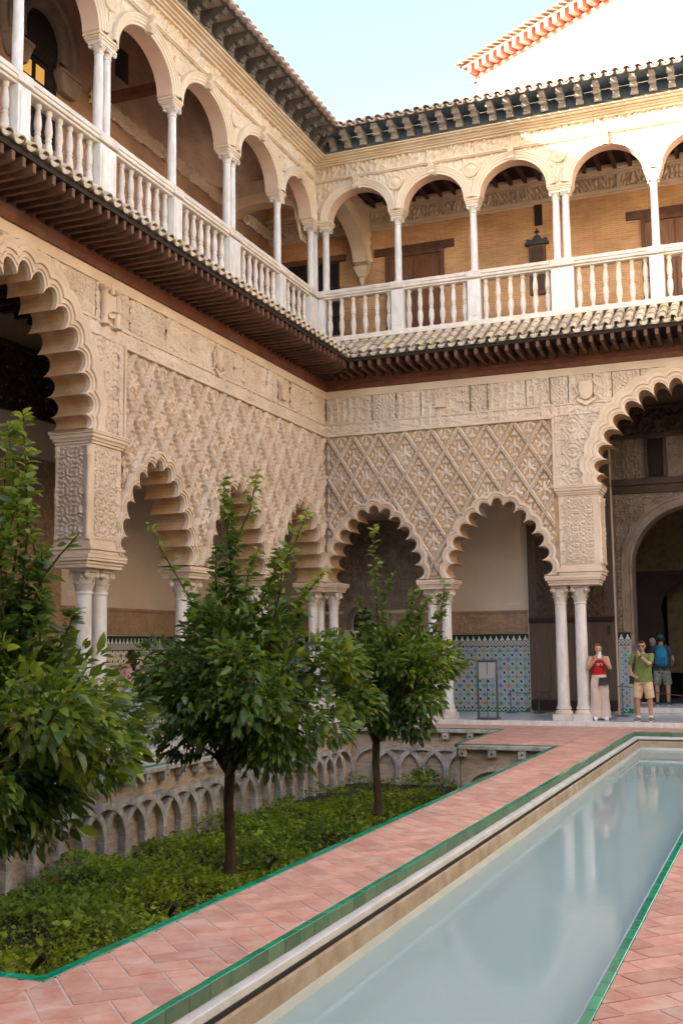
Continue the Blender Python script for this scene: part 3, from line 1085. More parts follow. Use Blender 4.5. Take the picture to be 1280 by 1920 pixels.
plug.prism([(.074 * math.cos(PI + PI * k / 8), .064 * math.sin(PI + PI * k / 8)) for k in range(9)], -.03, 0, (0, 2, 1))
PLUG = plug.mesh('mortar_fill', M['mortar'])

def place_tile(mesh, T, s, d, z, slope, parent, name='roof_tile', roll=0):
    o = obj(name, mesh, parent, T(s, d, z))
    o.rotation_euler = (-slope, roll, ROT[T])
    return o

def rafter_mesh(ln):
    b = MB()
    # side profile (d,z): flat beam with a curved tip
    pl = [(0, .0), (ln - .16, .0), (ln - .10, .012), (ln - .03, .018), (ln, .03), (ln, .165), (0, .165)]
    b.prism(pl, -.036, .036, (1, 2, 0))
    return b.mesh('rafter', M['wood_dark'])
RAF = rafter_mesh(.98)

def pent_roof(T, s_hi, pitch_r, pitch_t, courses, label):
    t = thing('pent_roof', label, 'roof', T(1, 0, 8), 'tiled pent roofs between the storeys')
    b = MB(T)
    b.box(0, s_hi, -.05, .055, 7.885, 8.02)
    b.build('wall_beam', M['wood_red'], t, bevel=.012)
    b = MB(T)
    b.box(.03, s_hi, -.05, .035, 8.022, 8.14)
    b.build('wall_beam', M['wood_red'], t, bevel=.008)
    n = int(s_hi / pitch_r)
    for i in range(n):
        s = .12 + i * pitch_r
        ln = min(1.0, max(.1, s - .06) )
        o = obj('rafter', RAF, t, T(s, 0.0, 8.145 + random.uniform(-.004, .004)), ROT[T], (1, ln, 1))
        o.rotation_euler.z += random.uniform(-.006, .006)
    # boards over the rafters and the fascia
    bd = MB(T)
    a0 = 1.0
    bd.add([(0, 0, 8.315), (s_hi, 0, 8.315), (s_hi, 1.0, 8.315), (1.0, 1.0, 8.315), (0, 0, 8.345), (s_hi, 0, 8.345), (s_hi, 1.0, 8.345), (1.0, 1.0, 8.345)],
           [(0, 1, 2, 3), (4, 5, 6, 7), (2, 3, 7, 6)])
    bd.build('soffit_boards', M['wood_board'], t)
    fb = MB(T)
    fb.add([(s, d, z) for (d, z) in ((.955, 8.3455), (.995, 8.3455), (.995, 8.40), (.955, 8.40)) for s in (d, s_hi)],
           [(0, 2, 3, 1), (2, 4, 5, 3), (4, 6, 7, 5), (6, 0, 1, 7)])
    fb.build('fascia', M['wood_board'], t)
    slope = math.atan2(.62, 1.05)
    # bedding under the tiles
    bm_ = MB(T)
    bm_.add([(1.0, .98, 8.405), (s_hi, .98, 8.405), (s_hi, -.1, 9.03), (-.1, -.1, 9.03)], [(0, 1, 2, 3)])
    bm_.build('bedding', M['mortar'], t)
    n = int((s_hi - .95) / pitch_t)
    for i in range(-4, n):
        s = 1.06 + i * pitch_t
        sp = s + pitch_t / 2
        if courses == 1:
            if s > 1.02:
                place_tile(CT_LONG, T, s, .48, 8.80 + random.uniform(-.006, .006), slope, t)
                place_tile(CT_LONGP, T, sp, .53, 8.785, slope, t)
        else:
            for c in range(courses):
                dd = .82 - c * .36
                zz = 8.575 + c * .36 * math.tan(slope) + random.uniform(-.006, .006)
                if s > dd + .05:
                    place_tile(CT_COVER, T, s, dd, zz + .02, slope - .03, t, roll=random.uniform(-.03, .03))
                    place_tile(CT_PAN, T, sp, dd + .045, zz - .005, slope - .02, t)
        if sp > 1.1:
            p = obj('mortar_fill', PLUG, t, T(sp, 1.055, 8.465), ROT[T])
    return t
PB = pent_roof(WB, 11.2, .232, .235, 3, 'tiled pent roof with dark timber rafters on the far wall')
PL = pent_roof(WL, 15.4, .226, .262, 1, 'long tiled pent roof with slatted rafters along the left wall')

# ================================================================== balustrades
def baluster_mesh():
    b = MB()
    z0 = 9.352
    pr = [(.062, 0), (.062, .05), (.040, .07), (.036, .09), (.050, .13), (.068, .24), (.072, .33), (.060, .43), (.044, .47), (.055, .49), (.055, .52), (.044, .54),
          (.060, .58), (.066, .66), (.056, .78), (.040, .88), (.036, .91), (.055, .93), (.055, .998)]
    b.lathe([(r, z0 + z) for r, z in pr], seg=14)
    return b.mesh('baluster', M['marble_old'], 45)
BAL = baluster_mesh()
def balustrade(T, s_lo, s_hi, peds, label, thick=.26):
    t = thing('balustrade', label, 'balustrade', T(1, -.45, 9.2), 'white marble balustrades of the upper gallery')
    d0, d1 = -.60, -.32
    dm = (d0 + d1) / 2
    b = MB(T)
    b.box(s_lo, s_hi, d0 - .02, .03, 9.12, 9.25)
    b.build('base_course', M['marble_old'], t, bevel=.015)
    MB(T).box(s_lo, s_hi, d0, d1 + .01, 9.252, 9.35).build('plinth', M['marble_old'], t, bevel=.012)
    xs = []
    for c, w in peds:
        b = MB(T)
        b.box(c - w / 2, c + w / 2, d0 - .015, d1 + .02, 9.2505, 10.3495)
        b.box(c - w / 2 + .05, c + w / 2 - .05, d1 + .0205, d1 + .032, 9.45, 10.26) if w > .3 else None
        b.build('pedestal', M['marble'], t, bevel=.01)
        xs.append((c - w / 2, c + w / 2))
    cuts = sorted(xs)
    ends = [(cuts[i][1], cuts[i + 1][0], (cuts[i][0] + cuts[i][1]) / 2, (cuts[i + 1][0] + cuts[i + 1][1]) / 2) for i in range(len(cuts) - 1)]
    for a, b_, ca_, cb_ in ends:
        n = max(2, round((b_ - a - .10) / .275))
        for i in range(n):
            s = a + .105 + (b_ - a - .21) * i / (n - 1)
            obj('baluster', BAL, t, T(s, dm, 0), random.uniform(0, 1))
        r = MB(T)
        r.box(ca_ + .0015, cb_ - .0015, d0 + .02, d1 - .02, 10.351, 10.40)
        r.box(ca_ + .0015, cb_ - .0015, d0 - .02, d1 + .02, 10.4005, 10.47)
        r.box(ca_ + .0015, cb_ - .0015, d0 - .035, d1 + .035, 10.4705, 10.56)
        r.build('rail', M['marble_old'], t, bevel=.012)
    for c, w in peds:
        MB(T).box(c - w / 2 - .03, c + w / 2 + .03, d0 - .05, d1 + .05, 10.39, 10.566).build('pedestal_cap', M['marble_old'], t, bevel=.02)
    return t
UL = [(1.79, 0), (4.25, 1), (6.67, 0), (9.08, 1), (11.39, 0), (13.9, 1)]
UB = [(1.79, 0), (3.72, 0), (5.83, 1), (7.95, 0), (10.1, 0), (12.2, 1)]
balustrade(WB, -.6, 12.6, [(-.40, .50)] + [(c, .52 if p else .31) for c, p in UB], 'white marble balustrade of the upper gallery on the far wall')
balustrade(WL, -.28, 14.3, [(-.05, .40)] + [(c, .50 if p else .31) for c, p in UL], 'long white marble balustrade of the upper gallery on the left wall')

# ================================================================== upper storey arcades
def ucol_meshes():
    r = .088
    b = MB()
    b.lathe([(r * 1.35, 10.567), (r * 1.35, 10.60), (r * 1.1, 10.63), (r, 10.66), (r, 11.3), (r * .9, 12.0), (r * .88, 12.04), (r * 1.05, 12.05), (r * 1.05, 12.075)], seg=16)
    sh = b.mesh('column', M['marble'], 35)
    b = MB()
    b.lathe([(r * .95, 12.075), (r * 1.0, 12.12), (r * 1.35, 12.165), (r * 1.5, 12.19), (r * 1.2, 12.20)], seg=16)
    for sx in (-1, 1):
        for sy in (-1, 1):
            b.tube([(sx * .105, sy * .06, 12.165), (sx * .105, sy * .13, 12.165)], .032, 8)
    b.box(-.135, .135, -.135, .135, 12.195, 12.235)
    ca_ = b.mesh('capital', M['marble_old'], 40)
    return sh, ca_
USH, UCA = ucol_meshes()
UM = [(0, -.06), (0, .012), (.055, .015), (.06, .035), (.115, .04), (.12, .055), (.165, .06), (.17, .075), (.20, .08), (.225, .05), (.23, -.02)]
ZI = 12.41
def upper_arcade(T, arches, cols, s_lo, s_hi, label, res, wall_m='ustone'):
    t = thing('arcade', label, 'arcade', T(1, -.5, 9.3), 'upper storey arcades')
    F0, B0 = -.34, -.68
    path = [(s_lo, 13.96), (s_lo, ZI)]
    for a, b_, rise in arches:
        path += half_ellipse(a, b_, ZI, rise)
    path += [(s_hi, ZI), (s_hi, 13.96)]
    w = MB(T)
    w.prism(path, B0, F0 - .02, (0, 2, 1))
    w.build('wall', M['ustone'], t)
    for a, b_, rise in arches:
        so_ = MB(T)
        rows = [[(s, d, z) for s, z in half_ellipse(a + .004, b_ - .004, ZI, rise - .004)] for d in (B0 + .002, F0 - .005)]
        so_.strips(rows).build('soffit', M['pink_soffit'], t, smooth=40)
        rows = [[(s, F0 + dep, z) for s, z in half_ellipse(a, b_, ZI, rise, off)] for off, dep in UM]
        MB(T).strips(rows).build('arch_moulding', M['ustone'], t, smooth=38)
        c = (a + b_) / 2
        k = MB(T)
        k.prism([(F0 + .0, ZI + rise - .03), (F0 + .10, ZI + rise - .04), (F0 + .15, ZI + rise + .02), (F0 + .10, ZI + rise + .09), (F0 + .17, ZI + rise + .17), (F0 + .17, ZI + rise + .23), (F0 + .13, ZI + rise + .27), (F0 + .0, ZI + rise + .27)], c - .065, c + .065, (1, 2, 0))
        k.build('keystone', M['ustone'], t, bevel=.012)
    def mask(S, Z):
        kk = np.ones(S.shape, bool)
        for a, b_, rise in arches:
            c = (a + b_) / 2
            kk &= ((S - c) / ((b_ - a) / 2 + .20)) ** 2 + ((Z - ZI) / (rise + .20)) ** 2 > 1
        return kk
    relief('spandrel', T, s_lo, s_hi, ZI, 13.42, res, scrolls(.035, .38, 1), M['ustone'], t, mask, F0 - .015)
    b = MB(T)
    b.box(s_lo + .3, s_hi, F0 - .05, F0 + .06, 13.42, 13.445).box(s_lo + .3, s_hi, F0 - .05, F0 + .085, 13.4455, 13.485).box(s_lo + .3, s_hi, F0 - .05, F0 + .05, 13.4855, 13.50)
    b.build('string_course', M['ustone'], t, bevel=.005)
    relief('frieze', T, s_lo + .3, s_hi, 13.50, 13.80, res, scrolls(.055, .52, 4), M['ustone'], t, None, F0 - .01)
    cz = MB(T)
    for d1, z0, z1 in ((F0 + .10, 13.80, 13.845), (F0 + .17, 13.8455, 13.88), (F0 + .23, 13.8805, 13.92), (F0 + .33, 13.9205, 13.955), (F0 + .39, 13.9555, 13.99)):
        cz.box(s_lo + .3, s_hi, F0 - .3, d1, z0, z1)
    cz.build('cornice', M['ustone'], t, bevel=.006)
    for c, p in cols:
        b = MB(T)
        hw = .30 if p else .19
        for o, z0, z1 in ((0, 12.236, 12.27), (.02, 12.2705, 12.30), (.035, 12.3005, 12.345), (.055, 12.3455, 12.375), (.05, 12.3755, 12.415)):
            b.box(c - hw + .05 - o, c + hw - .05 + o, -.63 - o, -.37 + o, z0, z1)
        b.build('impost', M['ustone'], t, bevel=.006)
        for q in ((-.115, .115) if p else (0,)):
            pp = T(c + q, -.46, 0)
            co = obj('column', USH, t, pp)
            obj('capital', UCA, co, pp)
    # roundels between the arches
    for c, p in cols:
        b = MB(T)
        seg = 20
        zc = 13.10
        rows = [[(c + rr * math.cos(2 * PI * k / seg), F0 + dd, zc + rr * math.sin(2 * PI * k / seg)) for k in range(seg)] for rr, dd in ((.19, -.02), (.19, .05), (.16, .065), (.135, .03), (.11, .04), (.05, .10), (.004, .11))]
        b.strips(rows, closed=True).build('roundel', M['ustone'], t, smooth=50)
        b = MB(T)
        b.lathe([(.02, 12.5), (.05, 12.56), (.03, 12.64), (.06, 12.72), (.03, 12.80), (.05, 12.87)], c, F0 + .01, 10)
        b.build('pendant', M['ustone'], t, smooth=50)
    return t
rs = .78
AL = [(.02, 1.59, .72), (1.99, 3.94, rs), (4.56, 6.46, rs), (6.88, 8.77, rs), (9.39, 11.18, rs), (11.6, 13.6, rs)]
AB = [(-.02, 1.58, .74), (2.0, 3.52, .74), (3.93, 5.53, .76), (6.13, 7.74, .76), (8.16, 9.9, .76), (10.3, 11.9, .76)]
UAB = upper_arcade(WB, AB, UB, -.68, 12.5, 'pale stone round arched arcade of the upper gallery on the far wall', .018)
UAL = upper_arcade(WL, AL, UL, -.34, 14.2, 'pale stone round arched arcade of the upper gallery on the left wall', .018)
# corner cluster
for (x, y), par in (((-.46, .20), UAL), ((-.14, .46), UAB), ((-.46, .46), UAB)):
    co = obj('column', USH, par, (x, y, 0))
    obj('capital', UCA, co, (x, y, 0))
for par, (x, y) in ((UAL, (-.46, .20)), (UAB, (-.14, .46))):
    b = MB()
    for o, z0, z1 in ((0, 12.236, 12.27), (.02, 12.2705, 12.30), (.035, 12.3005, 12.345), (.055, 12.3455, 12.375), (.05, 12.3755, 12.415)):
        b.box(x - .13 - o, x + .13 + o, y - .13 - o, y + .13 + o, z0, z1)
    b.build('impost', M['ustone'], par, bevel=.006)

# ================================================================== eaves
def bracket_mesh():
    b = MB()
    pl = [(0, 14.34), (.56, 14.34), (.56, 14.26), (.53, 14.22), (.50, 14.25), (.44, 14.24), (.40, 14.18), (.34, 14.15), (.30, 14.19), (.24, 14.16), (.22, 14.08), (.14, 14.045), (.08, 14.09), (0, 14.05)]
    b.prism(pl, -.065, .065, (1, 2, 0))
    for q, z, r in ((.49, 14.235, .035), (.33, 14.16, .04), (.14, 14.065, .045)):
        b.tube([(-.085, q, z), (.085, q, z)], r, 8)
    return b.mesh('bracket', M['eave_grey'], 30)
BRK = bracket_mesh()
def eave(T, s_hi, pitch_b, pitch_t, label, bm='eave_grey', slope=R(23), brd='eave_blue'):
    brk = BRK.copy()
    brk.materials[0] = M[bm]
    t = thing('roof', label, 'roof', T(1, 0, 14), 'roof eaves round the court')
    b = MB(T)
    b.box(.06, s_hi, -.35, .06, 13.992, 14.03)
    b.build('wall_plate', M['eave_grey'], t)
    b = MB(T)
    b.box(0, s_hi, -.35, -.02, 14.031, 14.34)
    b.build('painted_board', M[brd], t)
    b = MB(T)
    b.add([(0, 0, 14.345), (s_hi, 0, 14.345), (s_hi, .56, 14.345), (.56, .56, 14.345), (.56, .56, 14.385), (s_hi, .56, 14.385)], [(0, 1, 2, 3), (3, 2, 5, 4)])
    b.build('soffit_boards', M[brd], t)
    b = MB(T)
    b.add([(s, d, z) for (d, z) in ((.52, 14.3305), (.60, 14.3305), (.60, 14.39), (.52, 14.39)) for s in (d, s_hi)], [(0, 2, 3, 1), (2, 4, 5, 3), (4, 6, 7, 5), (6, 0, 1, 7)])
    b.build('fascia', M['eave_grey'], t)
    n = int(s_hi / pitch_b)
    for i in range(n):
        s = .30 + i * pitch_b
        obj('bracket', brk, t, T(s, -.02, 0), ROT[T], (1, min(1, s / .62), 1))
    tb = MB(T)
    tb.add([(.6, .6, 14.395), (s_hi, .6, 14.395), (s_hi, -4.5, 14.395 + 5.1 * math.tan(slope)), (-4.5, -4.5, 14.395 + 5.1 * math.tan(slope))], [(0, 1, 2, 3)])
    tb.build('roof_bed', M['tile_roof'], t)
    n = int((s_hi - .6) / pitch_t)
    for i in range(n):
        s = .72 + i * pitch_t
        place_tile(RT_COVER, T, s, .34, 14.52 + random.uniform(-.008, .008), slope, t, roll=random.uniform(-.03, .03))
        place_tile(RT_PAN, T, s + pitch_t / 2, .40, 14.49, slope, t)
    return t
eave(WB, 12.5, .41, .245, 'clay tiled eave with carved brackets over the far wall', 'eave_pale')
eave(WL, 14.4, .50, .27, 'clay tiled eave with grey carved brackets over the left wall', slope=R(23), brd='eave_pink')

# ================================================================== galleries behind the arcades
# ceilings and floors between storeys
cl = MB()
cl.box(-2.9, 19, .69, 2.9, 7.95, 8.1).box(-2.9, -.69, -27, .689, 7.95, 8.1)
cl.box(-.7, 19, .69, 2.9, 13.72, 13.8)
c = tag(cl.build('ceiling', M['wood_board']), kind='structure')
jm = MB().box(-.05, .05, -1.1, 1.1, -.12, 0).mesh('ceiling_joist', M['wood_carved'])
for z in (7.948, 13.718):
    for i in range(32):
        obj('ceiling_joist', jm, c, (-.4 + i * .38, 1.79, z))
    for i in range(36 if z < 10 else 0):
        obj('ceiling_joist', jm, c, (-1.79, .2 - i * .40, z), PI / 2)
MB().box(-2.9, 19, .60, 2.9, 9.0, 9.12).box(-2.9, -.60, -27, .599, 9.0, 9.119).build('upper_floor', M['clay'], c)

# ---- glazed mosaic dado
PALETTE = [(.05, .14, .40), (.02, .22, .14), (.38, .17, .04), (.09, .24, .45), (.04, .27, .27)]
def dado(T, s0, s1, d, parent, z0=.10, z1=1.62, cell=.205, seed=0, warm=False):
    V, F, Cc = [], [], []
    r = random.Random(seed)
    def poly(pts, col, dep):
        o = len(V)
        V.extend(T(s, d + dep, z) for s, z in pts)
        F.append(tuple(range(o, o + len(pts))))
        Cc.append(col)
    W_ = (.34, .39, .39) if not warm else (.58, .53, .40)
    K = (.02, .02, .022)
    poly([(s0, z0), (s1, z0), (s1, z1), (s0, z1)], W_, 0)
    ns, nz_ = int((s1 - s0) / cell), int((z1 - z0) / cell)
    for i in range(ns):
        for j in range(nz_):
            cx, cz = s0 + (i + .5) * (s1 - s0) / ns, z0 + (j + .5) * (z1 - z0) / nz_
            h = cell * .5
            k = (abs(i - ns // 2) * 2 + abs(j - nz_ // 2) * 3 + (i * j) % 2) % 5
            if warm:
                col = [(.42, .34, .16), (.06, .12, .18), (.40, .33, .18), (.03, .12, .09), (.30, .2, .08)][k]
            else:
                col = PALETTE[k]
            # eight pointed star
            pts = []
            for q in range(16):
                rr = h * (.46 if q % 2 == 0 else .29)
                a = PI * q / 8
                pts.append((cx + rr * math.cos(a), cz + rr * math.sin(a)))
            poly(pts, col, .002)
            for q in range(8):
                a = PI * q / 4 + PI / 8
                for rr, l, w_, c_ in ((h * .60, h * .19, h * .135, col), (h * .60, h * .10, h * .06, K if q % 2 else (.30, .15, .05))):
                    ux, uz = math.cos(a), math.sin(a)
                    poly([(cx + ux * (rr - l), cz + uz * (rr - l)), (cx + ux * rr - uz * w_, cz + uz * rr + ux * w_), (cx + ux * (rr + l), cz + uz * (rr + l)), (cx + ux * rr + uz * w_, cz + uz * rr - ux * w_)], c_, .002 if w_ > h * .1 else .0032)
            for q in range(4):
                a = PI * q / 2 + PI / 4
                qx, qz = cx + h * math.cos(a) * 1.30, cz + h * math.sin(a) * 1.30
                b_ = h * .24
                poly([(qx - b_, qz), (qx, qz - b_), (qx + b_, qz), (qx, qz + b_)], K if q % 2 else col, .002 + .0004 * q)
            for q in range(4):
                a = PI * q / 2
                qx, qz = cx + h * math.cos(a) * .98, cz + h * math.sin(a) * .98
                b_ = h * .18
                if q < 2:
                    poly([(qx - b_, qz), (qx, qz - b_), (qx + b_, qz), (qx, qz + b_)], (.02, .20, .14) if not warm else (.05, .05, .04), .0025)
    # fine band and stepped merlons on top
    n2 = int((s1 - s0) / .04)
    poly([(s0, z1), (s1, z1), (s1, z1 + .014), (s0, z1 + .014)], K, .003)
    for i in range(n2):
        for j in range(3):
            a = s0 + i * (s1 - s0) / n2
            if (i + j) % 2:
                poly([(a, z1 + .015 + j * .04), (a + .034, z1 + .015 + j * .04), (a + .034, z1 + .049 + j * .04), (a, z1 + .049 + j * .04)], (.10, .13, .14), .002)
    zb = z1 + .14
    poly([(s0, zb), (s1, zb), (s1, zb + .15), (s0, zb + .15)], (.006, .022, .018), .003)
    poly([(s0, z1 + .014), (s1, z1 + .014), (s1, zb), (s0, zb)], (.42, .42, .38), 0)
    n3 = int((s1 - s0) / .145)
    for i in range(n3):
        a = s0 + (i + .5) * (s1 - s0) / n3
        poly([(a - .062, zb + .01), (a + .062, zb + .01), (a + .02, zb + .075), (a + .012, zb + .12), (a - .012, zb + .12), (a - .02, zb + .075)], (.58, .58, .53), .006)
    poly([(s0, zb + .15), (s1, zb + .15), (s1, zb + .172), (s0, zb + .172)], (.006, .03, .022), .004)
    poly([(s0, 0), (s1, 0), (s1, z0), (s0, z0)], (.012, .16, .10), .003)
    for i in range(int((s1 - s0) / .1)):
        a = s0 + i * .1
        poly([(a, .02), (a + .05, .02), (a + .05, .06), (a, .06)], W_, .005)
        poly([(a + .05, .05), (a + .095, .05), (a + .095, .09), (a + .05, .09)], W_, .005)
    me = bpy.data.meshes.new('tile_dado')
    me.from_pydata(V, [], F)
    at = me.color_attributes.new('Col', 'FLOAT_COLOR', 'CORNER')
    buf = []
    for f, c_ in zip(F, Cc):
        buf += [c_[0], c_[1], c_[2], 1.0] * len(f)
    at.data.foreach_set('color', buf)
    me.materials.append(M['zellij'])
    return obj('tile_dado', me, parent)

# ---- lower inner walls.  frame: s as in the arcade, d = -2.9 is the inner wall face
GWB = thing('gallery_wall', 'plastered inner wall with mosaic dado behind the far lobed arches', 'wall', (2, 2.9, 0), 'inner gallery walls')
D = -2.9
b = MB(WB)
dx0, dx1, dz = -.62, .10, 2.75      # little doorway in the corner
nn = 14
horse = [(dx0 + .05, 0), (dx0 + .05, 2.0)] + [((dx0 + dx1) / 2 - .40 * math.cos(PI * (k / nn) * 1.16 - .08 * PI), 2.22 + .52 * math.sin(PI * (k / nn) * 1.16 - .08 * PI)) for k in range(nn + 1)] + [(dx1 - .05, 2.0), (dx1 - .05, 0)]
path = [(-2.9, 8), (-2.9, 0)] + horse + [(6.40, 0), (6.40, 8)]
b.prism(path, D - .5, D, (0, 2, 1))
b.build('plaster_wall', M['plaster'], GWB)
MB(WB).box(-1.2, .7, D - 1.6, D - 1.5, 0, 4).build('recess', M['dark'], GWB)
hb = MB(WB)
def hs(off):
    return [((dx0 + dx1) / 2 - (.40 + off) * math.cos(PI * (k / nn) * 1.16 - .08 * PI), 2.22 + (.52 + off) * math.sin(PI * (k / nn) * 1.16 - .08 * PI)) for k in range(nn + 1)]
hb.strips([[(s, D + e, z) for s, z in hs(o)] for o, e in ((0, -.4), (0, .03), (.06, .05), (.07, .02), (.14, .05), (.15, 0))])
hb.build('doorway_arch', M['dark_stucco'], GWB, smooth=40)
relief('carved_panel', WB, -1.5, 1.75, 2.60, 4.9, .02, arabesque(.5, 1.0, .03, 2), M['dark_stucco'], GWB, lambda S, Z: ~pip([(dx0 - .05, 0)] + hs(.12) + [(dx1 + .05, 0)], S, Z), D + .012)
MB(WB).box(-1.5, 1.76, D, D + .06, 4.9, 4.97).box(-1.56, -1.5, D, D + .05, 2.55, 4.9).box(1.75, 1.81, D, D + .05, 2.55, 4.9).build('panel_frame', M['dark_stucco'], GWB)
for a, b_ in ((-2.9, dx0 - .12), (dx1 + .12, 4.22)):
    dado(WB, a, b_, D + .004, GWB, seed=3)
    relief('inscription_band', WB, a, b_, 2.02, 2.46, .018, kufic(.022, 6), M['band'], GWB, None, D + .012)
    MB(WB).box(a, b_, D, D + .045, 1.955, 2.018).box(a, b_, D, D + .06, 2.462, 2.52).build('moulding', M['band'], GWB, bevel=.006)
MB(WB).box(3.72, 4.02, D, D + .012, 2.66, 2.72).build('plaque', M['marble_old'], GWB)
MB(WB).box(3.74, 4.0, D + .012, D + .014, 2.68, 2.70).build('plaque_panel', M['marble'], GWB)
# carved timber frieze high on the inner walls
relief('timber_frieze', WB, -2.9, 6.35, 6.75, 7.55, .03, arabesque(.7, .7, .04, 1), M['wood_carved'], GWB, None, D + .02)

GWL = thing('gallery_wall', 'plastered inner wall with mosaic dado behind the left lobed arches', 'wall', (-2.9, -5, 0), 'inner gallery walls')
b = MB(WL)
b.box(-2.9, 27, D - .5, D, 0, 8)
b.build('plaster_wall', M['plaster'], GWL)
for a, b_ in ((-2.9, 6.65), (9.4, 20)):
    dado(WL, a, b_, D + .004, GWL, seed=4, warm=True)
    relief('inscription_band', WL, a, b_, 2.02, 2.46, .018, kufic(.022, 2), M['band'], GWL, None, D + .012)
    MB(WL).box(a, b_, D, D + .045, 1.955, 2.018).box(a, b_, D, D + .06, 2.462, 2.52).build('moulding', M['band'], GWL, bevel=.006)
relief('carved_panel', WL, 6.65, 9.4, 0, 5.3, .025, arabesque(.55, 1.0, .03, 3), M['band'], GWL, None, D + .012)
relief('timber_frieze', WL, -2.9, 20, 6.15, 7.25, .035, arabesque(.8, .7, .05, 1), M['wood_carved'], GWL, None, D + .02)
MB(WL).box(-2.9, 20, D, D + .08, 6.05, 6.148).box(-2.9, 20, D, D + .10, 7.252, 7.35).build('frieze_moulding', M['wood_carved'], GWL)
MB(WL).box(6.2, 6.42, D, D + .012, 2.72, 2.83).build('plaque', M['marble_old'], GWL)
MB(WL).taper(1.05, D + .14, 2.53, 2.80, .22, .2, .32, .26).build('stone_basin', M['marble_old'], GWL, bevel=.01)

# ---- the great portal on the axis of the far gallery
PO = thing('portal', 'dark carved stucco portal with round arch behind the big lobed arch', 'portal', (8.27, 2.9, 0))
pc, pr_ = 8.27, 1.46
def parch(off, n=26):
    return [(pc - (pr_ + off) * math.cos(PI * k / n), 3.50 + (pr_ + off) * math.sin(PI * k / n)) for k in range(n + 1)]
path = [(6.40, 8), (6.40, 0), (pc - pr_, 0)] + parch(0) + [(pc + pr_, 0), (10.14, 0), (10.14, 8)]
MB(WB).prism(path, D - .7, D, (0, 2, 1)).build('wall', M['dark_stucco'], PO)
rows = [[(s, D + e, z) for s, z in [(pc - pr_ - o, 1.95)] + parch(o) + [(pc + pr_ + o, 1.95)]] for o, e in ((0, -.02), (0, .03), (.05, .05), (.06, .02), (.18, .025), (.19, .06), (.25, .06), (.26, 0))]
MB(WB).strips(rows).build('arch_moulding', M['dark_stucco'], PO, smooth=40)
relief('carved_spandrel', WB, 6.46, 10.08, 1.97, 5.28, .017, arabesque(.36, .9, .05, 1), M['dark_stucco'], PO, lambda S, Z: ((S - pc) ** 2 + (Z - 3.5) ** 2 > (pr_ + .24) ** 2) & ((Z > 3.5) | (np.abs(S - pc) > pr_ + .24)), D + .01)
fb = MB(WB)
for z0, z1, e in ((5.30, 5.36, .07), (5.361, 5.50, .03), (5.501, 5.66, .09), (6.66, 6.74, .06), (7.36, 7.45, .10)):
    fb.box(6.42, 10.12, D, D + e, z0, z1)
fb.build('timber_beam', M['wood_carved'], PO, bevel=.01)
for i, (a, b_) in enumerate(((6.50, 7.18), (7.78, 8.60), (9.22, 10.02))):
    relief('carved_panel', WB, a, b_, 5.68, 6.65, .02, arabesque(.3, .9, .05, i), M['dark_stucco'], PO, None, D + .012)
for a in (7.22, 8.64):
    f = MB(WB).box(a, a + .08, D, D + .09, 5.665, 6.655).box(a + .44, a + .52, D, D + .09, 5.665, 6.655).build('window_frame', M['wood_carved'], PO, bevel=.01)
    relief('lattice', WB, a + .08, a + .44, 5.68, 6.64, .02, arabesque(.18, .8, .03, 0), M['dark'], f, None, D + .015)
relief('rosette_frieze', WB, 6.45, 10.1, 6.76, 7.35, .025, arabesque(.72, .75, .06, 2), M['wood_carved'], PO, None, D + .02)
for a, b_ in ((6.42, 6.72), (9.83, 10.12)):
    dado(WB, a, b_, D + .012, PO, seed=5, cell=.15)
    MB(WB).box(a, b_, D - .3, D + .0115, 0, 1.95).build('jamb', M['dark_stucco'], PO)
# the hall seen through the portal
HA = thing('hall', 'dim gilded hall seen through the great portal', 'room', (8.3, 6, 0))
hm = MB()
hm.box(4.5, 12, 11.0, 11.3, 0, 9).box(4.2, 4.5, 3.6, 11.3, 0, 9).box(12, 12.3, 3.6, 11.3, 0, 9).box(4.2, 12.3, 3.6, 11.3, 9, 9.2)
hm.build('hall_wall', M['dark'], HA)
iw = MB(WB)
path = [(5, 7), (5, 0), (7.0, 0), (7.0, 2.0)] + [(7.75 - .80 * math.cos(PI * (k / 18) * 1.2 - .1 * PI), 2.6 + .80 * math.sin(PI * (k / 18) * 1.2 - .1 * PI)) for k in range(19)] + [(8.5, 2.0), (8.5, 0), (11.5, 0), (11.5, 7)]
iw.prism(path, -8.2, -7.9, (0, 2, 1)).build('inner_arch_wall', M['wood_carved'], HA)
relief('gilded_panel', WB, 6.0, 9.8, 3.7, 6.4, .03, arabesque(.5, 1, .03, 1), M['gold'], HA, None, -7.89)
MB(WB).box(7.0, 8.5, -9.2, -9.1, .8, 4).build('gilded_wall', M['gold'], HA)
MB(WB).box(6.6, 10, -5, -3.0, .0, .13).build('step', M['marble'], HA, bevel=.01)
